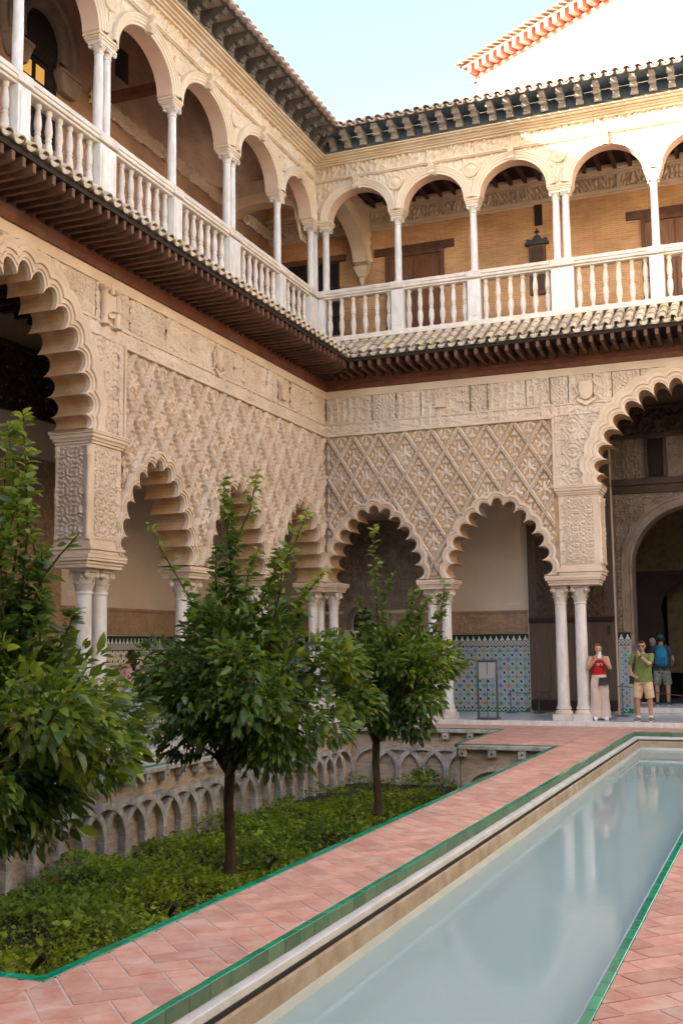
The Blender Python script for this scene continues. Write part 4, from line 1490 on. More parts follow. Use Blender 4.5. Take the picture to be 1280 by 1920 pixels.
# great door leaves folded back against the wall
def leaf_door(s0, s1, label):
    t = thing('door', label, 'door', ((s0 + s1) / 2, 2.8, 0), 'great timber doors of the portal')
    MB(WB).box(s0, s1, D + .02, D + .10, .12, 7.2).build('door_leaf', M['wood_door'], t)
    w = s1 - s0
    b = MB(WB)
    b.box(s0, s1, D + .10, D + .15, 2.20, 2.32)
    b.box(s0, s1, D + .10, D + .14, .05, .30)
    b.build('door_rail', M['dark'], t, bevel=.008)
    for a in (0, .24, .52, .78):
        pb = MB(WB).box(s0 + a * w + .01, s0 + (a + .22) * w - .01, D + .101, D + .118, .32, 2.18).build('plank', M['wood_door'], t, bevel=.006)
    MB(WB).box(s0 + .04, s1 - .04, D + .101, D + .125, 4.9, 5.06).build('door_rail', M['wood_carved'], t)
    relief('carved_panel', WB, s0 + .22, s1 - .22, 2.36, 4.86, .025, arabesque(.8, .9, .025, 1), M['wood_carved'], t, None, D + .105)
    relief('carved_panel', WB, s0 + .22, s1 - .22, 5.1, 7.1, .025, arabesque(.8, .9, .025, 2), M['wood_carved'], t, None, D + .105)
    for a in (s0 + .01, s1 - .19):
        relief('carved_border', WB, a, a + .18, 2.36, 7.1, .02, arabesque(.18, .6, .02, 1), M['wood_door'], t, None, D + .108)
    MB(WB).box(s1 - .14, s1 - .10, D + .15, D + .19, 1.9, 2.1).build('handle', M['iron'], t)
leaf_door(4.27, 6.36, 'tall dark timber door leaf folded back beside the paired columns')

# ---- upper gallery inner walls
UWB = thing('gallery_wall', 'ochre brick inner wall of the upper gallery behind the far arches', 'wall', (4, 2.9, 9), 'inner gallery walls')
MB(WB).box(-.7, 12.6, D - .4, D, 9.12, 13.72).box(-3.3, -.7, D - .4, D, 9.12, 16.0).build('brick_wall', M['brick_b'], UWB)
relief('carved_frieze', WB, -2.9, 12.5, 13.14, 13.48, .02, scrolls(.06, .36, 3), M['stucco_plain'], UWB, None, D + .015)
b = MB(WB)
for z0, z1, e in ((12.98, 13.03, .04), (13.031, 13.13, .08), (13.482, 13.54, .06), (13.541, 13.60, .12), (13.601, 13.71, .20)):
    b.box(-2.9, 12.5, D, D + e, z0, z1)
b.build('cornice', M['stucco_plain'], UWB, bevel=.01)
def gallery_door(T, s0, s1, top, parent, lint):
    MB(T).box(lint[0], lint[1], D, D + .06, top, top + .22).build('lintel', M['wood_dark'], parent, bevel=.01)
    dr = MB(T).box(s0, s1, D, D + .035, 9.12, top).build('door', M['wood_warm'], parent)
    MB(T).box(s0, s0 + .09, D + .036, D + .09, 9.12, top - .001).box(s1 - .09, s1, D + .036, D + .09, 9.12, top - .001).box(s0 + .091, s1 - .091, D + .036, D + .085, top - .1, top - .001).build('door_frame', M['wood_dark'], dr, bevel=.008)
    m_ = (s0 + s1) / 2
    for a0, a1 in ((s0 + .1, m_ - .015), (m_ + .015, s1 - .1)):
        for z0, z1 in ((9.3, 9.85), (9.95, 10.5), (10.6, 11.15), (11.25, top - .2)):
            pn = MB(T).box(a0 + .07, a1 - .07, D + .036, D + .055, z0, z1).box(a0 + .13, a1 - .13, D + .0551, D + .07, z0 + .07, z1 - .07).build('door_panel', M['wood_warm'], dr, bevel=.008)
    MB(T).box(m_ - .012, m_ + .012, D + .036, D + .06, 9.12, top - .1).build('door_stile', M['wood_dark'], dr)
gallery_door(WB, .62, 2.26, 12.22, UWB, (.29, 2.55))
gallery_door(WB, 7.38, 9.0, 12.22, UWB, (7.02, 9.3))
vt = tag(MB(WB).box(4.72, 4.92, D, D + .05, 12.45, 13.0).build('vent_panel', M['dark'], None, bevel=.01), 'narrow black panel high on the ochre brick gallery wall', 'panel')
sh_ = thing('wall_shrine', 'small dark wooden shrine with cross on the ochre gallery wall', 'shrine', (4.78, 2.8, 11))
MB(WB).box(4.55, 4.98, D, D + .09, 10.6, 11.92).build('case', M['wood_dark'], sh_, bevel=.012)
MB(WB).box(4.61, 4.92, D + .0905, D + .10, 10.7, 11.85).build('picture_panel', M['wood_carved'], sh_)
MB(WB).box(4.46, 5.07, D, D + .13, 11.921, 11.98).prism([(4.48, 11.981), (5.05, 11.981), (5.02, 12.10), (4.90, 12.06), (4.84, 12.17), (4.70, 12.17), (4.64, 12.06), (4.51, 12.10)], D, D + .08, (0, 2, 1)).build('pediment', M['iron'], sh_)
MB(WB).box(4.752, 4.788, D + .01, D + .05, 12.171, 12.36).box(4.71, 4.83, D + .01, D + .05, 12.26, 12.295).build('cross', M['iron'], sh_)

UWL = thing('gallery_wall', 'dim brick inner wall of the upper gallery behind the left arches', 'wall', (-2.9, -5, 9), 'inner gallery walls')
MB(WL).box(-3.3, 27, D - .4, D, 9.12, 16.0).build('brick_wall', M['brick_l'], UWL)
# moorish window with deep horseshoe surround
wn = 22
wc, wz, wr = 7.66, 13.68, .58
def wa(off, ext=1.22):
    return [(wc - (wr + off) * math.cos(PI * (k / wn) * ext - (ext - 1) / 2 * PI), wz + (wr + off) * math.sin(PI * (k / wn) * ext - (ext - 1) / 2 * PI) * 1.05) for k in range(wn + 1)]
rows = [[(s, D + e, z) for s, z in wa(o)] for o, e in ((0, .0), (0, .12), (.16, .14), (.17, .10), (.34, .12), (.36, .18), (.50, .18), (.52, .12), (.60, .14), (.62, 0))]
ws = MB(WL).strips(rows).build('window_surround', M['dark_stucco'], UWL, smooth=40)
gp = wa(-.003)
MB(WL).prism(gp + [(gp[-1][0], 11.6), (gp[0][0], 11.6)], D + .002, D + .01, (0, 2, 1)).build('window', M['glass'], UWL)
relief('lattice', WL, wc - .5, wc + .5, 13.25, 14.2, .02, arabesque(.14, .6, .02, 0), M['dark'], UWL, lambda S, Z: (S - wc) ** 2 + (Z - wz) ** 2 < .27, D + .02)
for sg in (-1, 1):
    MB(WL).taper(wc + sg * (wr + .22), D + .1, 12.85, 13.22, .45, .14, .72, .24).box(wc + sg * (wr + .22) - .36, wc + sg * (wr + .22) + .36, D, D + .25, 13.221, 13.30).build('window_impost', M['dark_stucco'], UWL, bevel=.02)
amber = mat('lamplit amber panes', (.45, .25, .06))
nb = amber.node_tree.nodes['Principled BSDF']
nb.inputs['Emission Color'].default_value = (1, .55, .12, 1)
nb.inputs['Emission Strength'].default_value = .10
for a, z0, z1 in ((wc - .14, 12.80, 13.12), (wc + .26, 12.80, 13.12)):
    MB(WL).box(a, a + .26, D + .011, D + .02, z0, z1).build('lit_pane', amber, UWL)
MB(WL).box(5.06, 5.26, D, -.70, 13.56, 13.75).build('tie_beam', M['wood_red'], UWL, bevel=.01)
MB(WL).box(4.5, 5.0, D, D + .02, 14.28, 15.0).build('window', M['glass'], UWL)
relief('worn_plaster', WL, 1.5, 7.0, 11.9, 12.95, .03, lambda S, Z: .012 * np.sin(S * 9 + 3 * np.sin(Z * 7)) * np.sin(Z * 11 + 2 * np.sin(S * 5)), M['brick_l'], UWL, lambda S, Z: Z < 12.65 + .2 * np.sin(S * 3.1) + .06 * np.sin(S * 11), D + .013)
relief('carved_frieze', WL, -2.9, 6, 13.14, 13.48, .025, scrolls(.06, .36, 3), M['stucco_plain'], UWL, None, D + .015)
# iron grille window at the corner of the left gallery, on the far wall
gw = MB(WB).box(-2.3, -.75, D, D + .03, 10.2, 12.25).build('grille_window', M['glass'], UWB)
gb = MB(WB)
for i in range(11):
    gb.box(-2.27 + i * .148, -2.255 + i * .148, D + .08, D + .095, 10.2, 12.25)
for z in (10.7, 11.5, 12.2):
    gb.box(-2.35, -.70, D + .078, D + .10, z, z + .03)
gb.build('grille', M['iron'], gw)
MB(WB).box(-2.5, -.55, D, D + .12, 12.26, 12.42).build('lintel', M['wood_dark'], UWB, bevel=.01)

# ---- cross arches in the corner of the upper gallery
def cross_arch(axis, label, at, lo, hi, c_, r_):
    """wall with a wide arch spanning the gallery depth; axis 'Y': stands at x=at and spans y; axis 'X': stands at y=at"""
    t = thing('cross_arch', label, 'arch', (at, lo, 9) if axis == 'Y' else (lo, at, 9), 'stone cross arches of the upper gallery')
    T = (lambda s, d, z: (at - d, s, z)) if axis == 'Y' else (lambda s, d, z: (s, at - d, z))
    n_ = 60
    def ar(off):
        q = [(c_ - (r_ + off) * math.cos(PI * k / n_), 11.95 + (1.12 + off) * math.sin(PI * k / n_)) for k in range(n_ + 1)]
        return q
    keep = [k for k, (s, z) in enumerate(ar(.3)) if lo < s < hi]
    keep = [k for k in keep if lo < ar(0)[k][0] < hi]
    path = [(lo, 13.70), (lo, ar(0)[keep[0]][1])] + [ar(0)[k] for k in keep] + [(hi, 11.95), (hi, 13.70)]
    MB(T).prism(path, -.19, .19, (0, 2, 1)).build('wall', M['ustone'], t)
    for sg in (1, -1):
        rows = [[(min(hi, s), sg * (.19 + e), z) for s, z in [ar(o)[k] for k in keep]] for o, e in ((0, -.01), (0, .02), (.08, .025), (.085, .045), (.16, .05), (.165, .025), (.22, .03), (.26, .07), (.28, 0))]
        MB(T).strips(rows).build('arch_moulding', M['ustone'], t, smooth=40)
        relief('spandrel', (lambda s, d, z, T=T, sg=sg: T(s, sg * d, z)), lo, hi, 12.1, 13.68, .025, scrolls(.04, .4, 2), M['ustone'], t, lambda S, Z: ((S - c_) / (r_ + .25)) ** 2 + ((Z - 11.95) / 1.37) ** 2 > 1, .185)
    if axis == 'Y':
        co = MB(T)
        co.taper(hi - .17, 0, 11.66, 11.95, .16, .2, .30, .42).taper(hi - .14, 0, 11.40, 11.66, .06, .06, .14, .18)
        co.build('corbel', M['ustone'], t, bevel=.015)
    return t
cross_arch('Y', 'stone cross arch ending on a corbel in the far upper gallery', -.02, .70, 2.9, .55, 2.06)
cross_arch('X', 'wide stone cross arch spanning the left upper gallery at the corner', .30, -2.9, -.70, -1.85, 1.52)

# ================================================================== taller palace blocks and the white tower
W1 = thing('palace_block', 'taller palace block rising behind the left gallery', 'building', (-5, -12, 0))
MB().box(-9, -3.32, -36, 2.0, 0, 18.35).build('wall', M['stucco_plain'], W1)
MB().box(-9.3, -3.0, -36.2, 2.3, 18.351, 18.45).build('roof', M['tile_roof'], W1)
W2 = thing('palace_block', 'opposite palace wing closing the court on the right', 'building', (18, -12, 0))
p2 = MB()
p2.box(16.55, 17.2, -27, -.3, 3.2, 15).box(19.4, 19.8, -27, 0, 0, 15).box(16.55, 20.5, -27, 0, 14.4, 14.6)
p2.build('wall', M['ustone'], W2)
for i in range(8):
    MB().box(16.6, 17.1, -1.2 - i * 3.2, -.8 - i * 3.2, 0, 3.2).build('pier', M['stucco_plain'], W2)
W3 = thing('palace_block', 'near palace wing behind the viewer', 'building', (8, -29, 0))
p3 = MB()
p3.box(-3, 20, -31, -30, 0, 9.0).box(-3, 20, -30, -26.0, 8.6, 9.0)
p3.build('wall', M['stucco_plain'], W3)
TWR = thing('tower', 'sunlit white tower with red bracketed cornice above the far roof', 'tower', (1.0, 12, 12))
tc = Vector((1.0, 12.0, 0))
u_ = Vector((.86, -.51, 0)).normalized()
v_ = Vector((.51, .86, 0)).normalized()
TT = lambda a, b, z: tuple(tc + u_ * a + v_ * b + Vector((0, 0, z)))
ZT = 21.75
MB(TT).box(0, 13, 0, 6, 10, ZT).build('wall', M['white'], TWR)
b = MB(TT)
b.box(-.06, 13.1, -.06, 6.1, ZT - .62, ZT - .56)
b.build('string_course', M['white'], TWR)
b = MB(TT)
b.box(-.06, 13.1, -.06, 6.06, ZT + .001, ZT + .10).box(-.36, 13.4, -.36, 6.36, ZT + .42, ZT + .50)
b.build('cornice_board', M['redtrim'], TWR)
bm_ = MB().box(-.09, .09, -.42, .02, 0, .31).mesh('cornice_bracket', M['redtrim'])
ang = math.atan2(u_.y, u_.x)
for i in range(34):
    obj('cornice_bracket', bm_, TWR, TT(.05 + i * .36, 0, ZT + .105), ang)
for i in range(12):
    obj('cornice_bracket', bm_, TWR, TT(0, .3 + i * .36, ZT + .105), ang - PI / 2)
tt1 = half_tile(.085, .10, .5, m='tile_clay')
for i in range(52):
    o = obj('roof_tile', tt1, TWR, TT(-.4 + i * .25, -.32, ZT + .60))
    o.rotation_euler = (R(15), 0, ang)
for i in range(20):
    o = obj('roof_tile', tt1, TWR, TT(-.32, -.3 + i * .25, ZT + .60))
    o.rotation_euler = (R(15), 0, ang - PI / 2)
MB(TT).add([(-.3, -.3, ZT + .56), (13.3, -.3, ZT + .56), (13.3, 6.3, ZT + .56), (-.3, 6.3, ZT + .56), (6.5, 3, ZT + 1.6)], [(0, 1, 4), (1, 2, 4), (2, 3, 4), (3, 0, 4)]).build('roof', M['tile_clay'], TWR)
# pierced lattice window
lt = MB(TT)
r = random.Random(3)
for i in range(9):
    for j in range(12):
        if (i + j) % 2 == 0:
            lt.box(6.42 + i * .13, 6.50 + i * .13, -.012, .0, ZT - 2.35 + j * .14, ZT - 2.27 + j * .14)
tag(lt.build('lattice_window', M['dark_stucco'], TWR), kind='stuff')

# ================================================================== planting
def leaf_cloud(P, Dn, L_, Wd, colr, name, m, parent, curl=.25):
    """P: base points, Dn: growing directions, L_: lengths; one mesh of folded pointed leaves"""
    n = len(P)
    Dn = Dn / np.linalg.norm(Dn, axis=1, keepdims=True)
    rnd = rng.normal(size=(n, 3))
    side = np.cross(Dn, rnd)
    # keep leaf blades mostly facing up and out
    upv = np.tile(np.array([0, 0, 1.0]), (n, 1)) + .6 * rnd
    side = np.cross(Dn, upv)
    side /= np.linalg.norm(side, axis=1, keepdims=True) + 1e-9
    nor = np.cross(side, Dn)
    L_ = L_[:, None]
    Wd = Wd[:, None]
    def pt(t, w, h):
        return P + Dn * (L_ * t) + side * (Wd * w) + nor * (L_ * h)
    c = curl
    V = np.stack([pt(0, 0, 0), pt(.36, 0, .03), pt(.70, 0, -.03 * c * 4), pt(1, 0, -.14 * c * 4),
                  pt(.33, .5, .09), pt(.68, .40, .02), pt(.33, -.5, .09), pt(.68, -.40, .02)], 1).reshape(-1, 3)
    tri = np.array([[0, 1, 4], [4, 1, 5], [1, 2, 5], [5, 2, 3], [0, 6, 1], [6, 7, 1], [1, 7, 2], [7, 3, 2]])
    F = (np.arange(n)[:, None, None] * 8 + tri[None]).reshape(-1, 3)
    me = npmesh(name, V, F, m, True)
    at = me.color_attributes.new('Col', 'FLOAT_COLOR', 'POINT')
    c4 = np.concatenate([colr, np.ones((n, 1))], 1)
    at.data.foreach_set('color', np.repeat(c4, 8, axis=0).astype(np.float32).ravel())
    return obj(name, me, parent)

one = MB()
one.add([(0, 0, 0), (0, .36, .03), (0, .70, -.03), (0, 1, -.14), (.20, .33, .08), (.16, .68, .02), (-.20, .33, .08), (-.16, .68, .02)],
        [(0, 4, 1), (4, 5, 1), (1, 5, 2), (5, 3, 2), (0, 1, 6), (6, 1, 7), (1, 2, 7), (7, 2, 3)])
ONE_LEAF = one.mesh('leaf', M['leaf_one'], 60)

def orange_tree(label, base, fork_z, crown_c, crown_r, nblob, nleaf, shoots, nsingle, seed, lean=(0, 0), yellow=(.8, -.3, .5)):
    global rng
    rng = np.random.default_rng(seed)
    r = random.Random(seed)
    t = thing('orange_tree', label, 'tree', base, 'orange trees in the sunken garden')
    B = Vector(base)
    fk = Vector((base[0] + lean[0], base[1] + lean[1], fork_z))
    C_ = Vector(crown_c)
    tr = MB()
    tr.tube([B + Vector((0, 0, -.1)), B + Vector((.01, 0, .03)), B.lerp(fk, .35) + Vector((.02, .01, 0)), B.lerp(fk, .75) + Vector((-.015, 0, 0)), fk], [.12, .085, .068, .062, .066], 10)
    trunk = tr.build('trunk', M['bark'], t, smooth=60)
    # blobs on and in the crown
    cen = []
    for i in range(nblob):
        while True:
            v = Vector((r.uniform(-1, 1), r.uniform(-1, 1), r.uniform(-1, 1)))
            if .45 < v.length < 1:
                break
        cen.append(Vector((C_.x + v.x * crown_r[0], C_.y + v.y * crown_r[1], C_.z + v.z * crown_r[2])))
    lm = MB()
    for i, c_ in enumerate(cen[:26]):
        mid = fk.lerp(c_, .5) + Vector((r.uniform(-.1, .1), r.uniform(-.1, .1), .12))
        lm.tube([fk + Vector((0, 0, -.03)), fk.lerp(mid, .5) + Vector((0, 0, .05)), mid, c_], [.045 if i < 5 else .02, .032 if i < 5 else .015, .018, .006], 6)
    lm.build('limbs', M['bark'], t, smooth=60)
    per = nleaf // nblob
    Ps, Ds, Ls, Cs = [], [], [], []
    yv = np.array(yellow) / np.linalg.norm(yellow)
    for c_ in cen:
        k = int(per * r.uniform(.7, 1.3))
        br = r.uniform(.20, .44)
        v = rng.normal(size=(k, 3))
        v /= np.linalg.norm(v, axis=1, keepdims=True)
        rad = br * rng.uniform(.25, 1.0, (k, 1)) ** .5
        p = np.array(c_) + v * rad * np.array([1, 1, .8])
        out = p - np.array([C_.x, C_.y, C_.z - .25])
        out /= np.linalg.norm(out, axis=1, keepdims=True)
        d = .75 * out + .55 * v + np.array([0, 0, -.50]) + .35 * rng.normal(size=(k, 3))
        Ps.append(p)
        Ds.append(d)
        Ls.append(np.clip(rng.lognormal(-2.18, .30, k), .05, .20))
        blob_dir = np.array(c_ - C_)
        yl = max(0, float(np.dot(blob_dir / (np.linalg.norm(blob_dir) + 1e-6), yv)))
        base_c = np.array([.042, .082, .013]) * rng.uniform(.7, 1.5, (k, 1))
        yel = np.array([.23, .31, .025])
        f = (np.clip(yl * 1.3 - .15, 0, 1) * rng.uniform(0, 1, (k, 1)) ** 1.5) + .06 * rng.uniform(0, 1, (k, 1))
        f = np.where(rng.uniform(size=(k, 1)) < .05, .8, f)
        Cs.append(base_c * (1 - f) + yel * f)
    # upright shoots
    sm = MB()
    for (p0, p1, k, yf) in shoots:
        k = int(k * 1.5)
        p0, p1 = Vector(p0), Vector(p1)
        midp = p0.lerp(p1, .5) + Vector((r.uniform(-.12, .12), r.uniform(-.10, .10), 0))
        sm.tube([p0, p0.lerp(midp, .5) + Vector((r.uniform(-.03, .03), 0, 0)), midp, midp.lerp(p1, .5) + Vector((r.uniform(-.03, .03), 0, .01)), p1], [.014, .012, .01, .007, .004], 5)
        ts = rng.uniform(.0, 1, k)
        pp = np.array([tuple(p0.lerp(midp, q * 2) if q < .5 else midp.lerp(p1, q * 2 - 1)) for q in ts]) + rng.normal(0, .035, (k, 3)) * (1.1 - ts[:, None])
        ang = rng.uniform(0, 2 * PI, k)
        d = np.stack([np.cos(ang), np.sin(ang), rng.uniform(-.25, .75, k)], 1)
        Ps.append(pp)
        Ds.append(d)
        Ls.append(rng.uniform(.11, .19, k) * (1.12 - .4 * ts))
        f = np.clip(ts[:, None] * yf + rng.uniform(-.2, .2, (k, 1)), 0, 1)
        Cs.append(np.array([.055, .115, .02]) * rng.uniform(.8, 1.4, (k, 1)) * (1 - f) + np.array([.25, .34, .03]) * f)
    sm.build('shoots', M['bark'], t)
    P = np.concatenate(Ps)
    Dn = np.concatenate(Ds)
    Ln = np.concatenate(Ls)
    Cc = np.concatenate(Cs)
    # the leaves nearest the viewer are single parts, the rest is one mass
    dist = np.linalg.norm(P - np.array(CAM), axis=1)
    order = np.argsort(dist)
    pick = order[:nsingle * 3:3]
    keep = np.ones(len(P), bool)
    keep[pick] = False
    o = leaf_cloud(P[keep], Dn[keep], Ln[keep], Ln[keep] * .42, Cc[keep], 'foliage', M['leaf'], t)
    tag(o, kind='stuff')
    for i in pick:
        d = Vector(Dn[i]).normalized()
        lf = obj('leaf', ONE_LEAF, t, tuple(P[i]))
        lf.rotation_mode = 'QUATERNION'
        lf.rotation_quaternion = d.to_track_quat('Y', 'Z')
        lf.scale = (Ln[i] * 1.05,) * 3
    return t

orange_tree('nearest orange tree with dense drooping dark leaves and tall shoots at left edge', (3.7, -17.2, ZG), -.15, (3.98, -17.25, .92), (1.28, 1.25, .78), 64, 10500,
            [((4.35, -17.2, 1.7), (4.33, -17.2, 3.66), 90, .8), ((4.15, -17.15, 1.7), (4.16, -17.2, 3.6), 100, .6), ((4.5, -17.1, 1.5), (4.28, -17.1, 2.9), 60, .3), ((3.9, -17.3, 1.6), (4.0, -17.3, 3.2), 70, .3),
             ((4.4, -17.2, 1.9), (4.92, -17.2, 2.62), 16, .1), ((4.1, -17.2, 1.5), (4.45, -17.2, 2.3), 70, .1), ((4.3, -17.0, 1.4), (4.75, -17.0, 2.0), 60, .2), ((4.25, -17.3, 1.7), (4.42, -17.3, 3.1), 110, .5), ((4.0, -17.1, 1.6), (4.08, -17.1, 3.4), 120, .5), ((4.45, -17.2, 1.6), (4.55, -17.2, 2.5), 110, .3)], 150, 11)
orange_tree('middle orange tree with thin forked trunk and tall pale shoots', (3.71, -12.25, ZG), .12, (4.08, -12.25, 1.14), (1.30, 1.3, .94), 72, 11500,
            [((3.7, -12.2, 1.9), (3.60, -12.2, 3.84), 150, .45), ((3.85, -12.2, 1.9), (3.72, -12.2, 3.4), 110, .3), ((3.55, -12.2, 1.9), (3.50, -12.2, 3.0), 90, .2), ((3.75, -12.2, 2.9), (4.10, -12.2, 3.92), 34, .8),
             ((3.4, -12.2, 1.9), (2.50, -12.2, 3.30), 60, .8), ((4.3, -12.2, 2.0), (4.78, -12.2, 3.34), 80, .9), ((4.0, -12.2, 1.9), (4.4, -12.2, 2.9), 90, .6), ((4.6, -12.2, 1.9), (5.0, -12.2, 2.6), 70, .9), ((3.9, -12.1, 1.8), (4.05, -12.1, 2.9), 90, .5)], 150, 12, (.02, 0))
orange_tree('farthest orange tree with single straight trunk beside the walkway', (3.73, -6.95, ZG), .05, (4.15, -6.95, 1.14), (1.02, 1.05, .84), 56, 9500,
            [((3.8, -6.95, 1.8), (3.74, -6.95, 3.72), 60, .7), ((3.85, -6.95, 1.9), (4.10, -6.95, 2.9), 50, .2), ((4.7, -6.95, 1.7), (4.98, -6.95, 2.75), 60, .5), ((4.3, -6.95, 1.9), (4.45, -6.95, 2.6), 60, .4), ((3.6, -6.95, 1.7), (3.45, -6.95, 2.5), 50, .4), ((4.5, -6.95, 1.8), (4.75, -6.95, 2.5), 60, .7)], 110, 13)

# ground cover
rng = np.random.default_rng(5)
N = 140000
X = rng.uniform(1.25, 6.36, N)
Y = rng.uniform(-22, -1.55, N)
ok = ~((X > 4.5) & (Y > -5.1)) & ~((X > 4.5) & (Y < -19.65))
ok &= ~((np.sin(X * 2.9 + 1.3 * np.sin(Y * 2.1)) * np.sin(Y * 2.6 + X) > .62) & (rng.uniform(size=N) < .6))
ok &= ~((Y > -4.6 + .5 * np.sin(X * 3)) & (rng.uniform(size=N) < .80))
X, Y = X[ok], Y[ok]
hump = .10 * np.sin(X * 2.3 + 1.1 * np.sin(Y * 1.7)) + .08 * np.sin(Y * 3.1 + X) + .05 * np.sin(X * 7.7) * np.sin(Y * 6.9)
Zt = ZG + .14 + .9 * np.maximum(hump, -.1) + .03
Zz = Zt - np.abs(rng.normal(0, .06, len(X)))
P = np.stack([X, Y, Zz], 1)
d = rng.normal(size=(len(X), 3)) * np.array([1, 1, .45]) + np.array([0, 0, .25])
v = .5 + .5 * np.sin(X * 1.9 + 2 * np.sin(Y * .9)) * np.sin(Y * 1.3 + .7)
cc = (np.array([.08, .145, .014]) * (1 - v[:, None] * .6) + np.array([.26, .33, .02]) * v[:, None] * .6) * rng.uniform(.7, 1.8, (len(X), 1))
br_ = rng.uniform(size=len(X)) < .012
cc[br_] = np.array([.22, .13, .05])
Lg = np.clip(rng.lognormal(-3.15, .38, len(X)), .018, .12)
gc = leaf_cloud(P, d, Lg, Lg * .75, cc, 'ground_cover', M['cover'], None, .15)
tag(gc, 'low leafy green ground cover filling the sunken garden', 'ground cover', kind='stuff')
# one taller leafy weed by the far garden wall
wd = thing('fern', 'bright green fern against the far sunken wall', 'plant', (2.95, -1.75, ZG))
k = 260
a = rng.uniform(0, 2 * PI, k)
rr = rng.uniform(.02, .28, k)
P = np.stack([2.95 + rr * np.cos(a), -1.85 + rr * .6 * np.sin(a), ZG + .12 + rng.uniform(0, .35, k) * (1.2 - rr * 2.4)], 1)
d = np.stack([np.cos(a), np.sin(a), rng.uniform(.0, .9, k)], 1)
tag(leaf_cloud(P, d, np.full(k, .10), np.full(k, .035), np.tile([.13, .22, .025], (k, 1)) * rng.uniform(.6, 1.2, (k, 1)), 'fronds', M['cover'], wd), kind='stuff')

# small spotlights in the bed
places = [('black garden spotlight in the ground cover behind the middle trunk', 4.95, -13.9, .5), ('black garden spotlight at walkway edge below the middle tree', 4.85, -16.0, -.4), ('black garden spotlight in the near corner of the bed', 4.9, -18.05, .2), ('small garden spotlight near the farthest trunk', 4.35, -9.9, .8)]
GP = [(3.92, -11.52), (4.0, -14.13), (3.9, -16.31), (3.78, -8.56)]
for (lab, _, _, rz), (x, y) in zip(places, GP):
    s_ = thing('garden_spotlight', lab, 'spotlight', (x, y, ZG), 'garden spotlights')
    MB().tube([(x, y, ZG), (x, y, ZG + .20)], .010, 6).build('stake', M['iron'], s_)
    hd = Vector((math.cos(rz), math.sin(rz), 1.1)).normalized()
    c0 = Vector((x, y, ZG + .21))
    MB().tube([c0 - hd * .04, c0 + hd * .03, c0 + hd * .10, c0 + hd * .13], [.018, .030, .032, .036], 10).build('lamp_head', M['iron'], s_, smooth=40)
    MB().tube([c0 + hd * .1305, c0 + hd * .134], .028, 10).build('lens', M['glass'], s_)

# ================================================================== people
def skin(name, c): return mat(name, c, rough=.5, spec=.35)
SK = skin('skin', (.52, .29, .20))
SK2 = skin('tanned skin', (.42, .22, .14))
def cloth(name, c, c2=None, sc=8): return mat(name, c, c2, sc, .85, .15, 25)
FOLD = bpy.data.textures.new('folds', 'CLOUDS')
FOLD.noise_scale = .085
FOLD.noise_depth = 1
def fuse(mb, name, m, parent, vox=.011, smooth=4, folds=0):
    o = mb.build(name, m, parent, smooth=80)
    r = o.modifiers.new('remesh', 'REMESH')
    r.mode = 'VOXEL'
    r.voxel_size = vox
    r.use_smooth_shade = True
    s = o.modifiers.new('smooth', 'SMOOTH')
    s.factor = .5
    s.iterations = smooth
    if folds:
        d_ = o.modifiers.new('folds', 'DISPLACE')
        d_.texture = FOLD
        d_.texture_coords = 'GLOBAL'
        d_.strength = folds
        d_.mid_level = .5
    return o

def hand(b, wrist, tip_dir, palm_n, k, curl=.6, thumb=1):
    """palm and five fingers growing along tip_dir, curling towards palm_n"""
    w = Vector(wrist)
    f = Vector(tip_dir).normalized()
    n_ = Vector(palm_n)
    n_ = (n_ - f * n_.dot(f)).normalized()
    s = f.cross(n_)
    pc_ = w + f * .085 * k
    b.tube([w - f * .01, w + f * .035 * k, pc_], [.026 * k, .034 * k, .036 * k], 8, ell=.55)
    for i, (off, ln) in enumerate(((-.030, .070), (-.010, .080), (.011, .074), (.031, .058))):
        p0 = w + f * .075 * k + s * off * k
        p1 = p0 + (f * math.cos(curl * .5) + n_ * math.sin(curl * .5)) * ln * .5 * k
        p2 = p1 + (f * math.cos(curl * 1.6) + n_ * math.sin(curl * 1.6)) * ln * .5 * k
        b.tube([p0, p1, p2], [.0105 * k, .0098 * k, .0088 * k], 6)
    t0 = w + f * .025 * k + s * -.030 * thumb * k
    t1 = t0 + (f * .6 - s * .6 * thumb + n_ * .45).normalized() * .035 * k
    t2 = t1 + (f * .8 + n_ * .5).normalized() * .032 * k
    b.tube([t0, t1, t2], [.013 * k, .0115 * k, .0095 * k], 6)

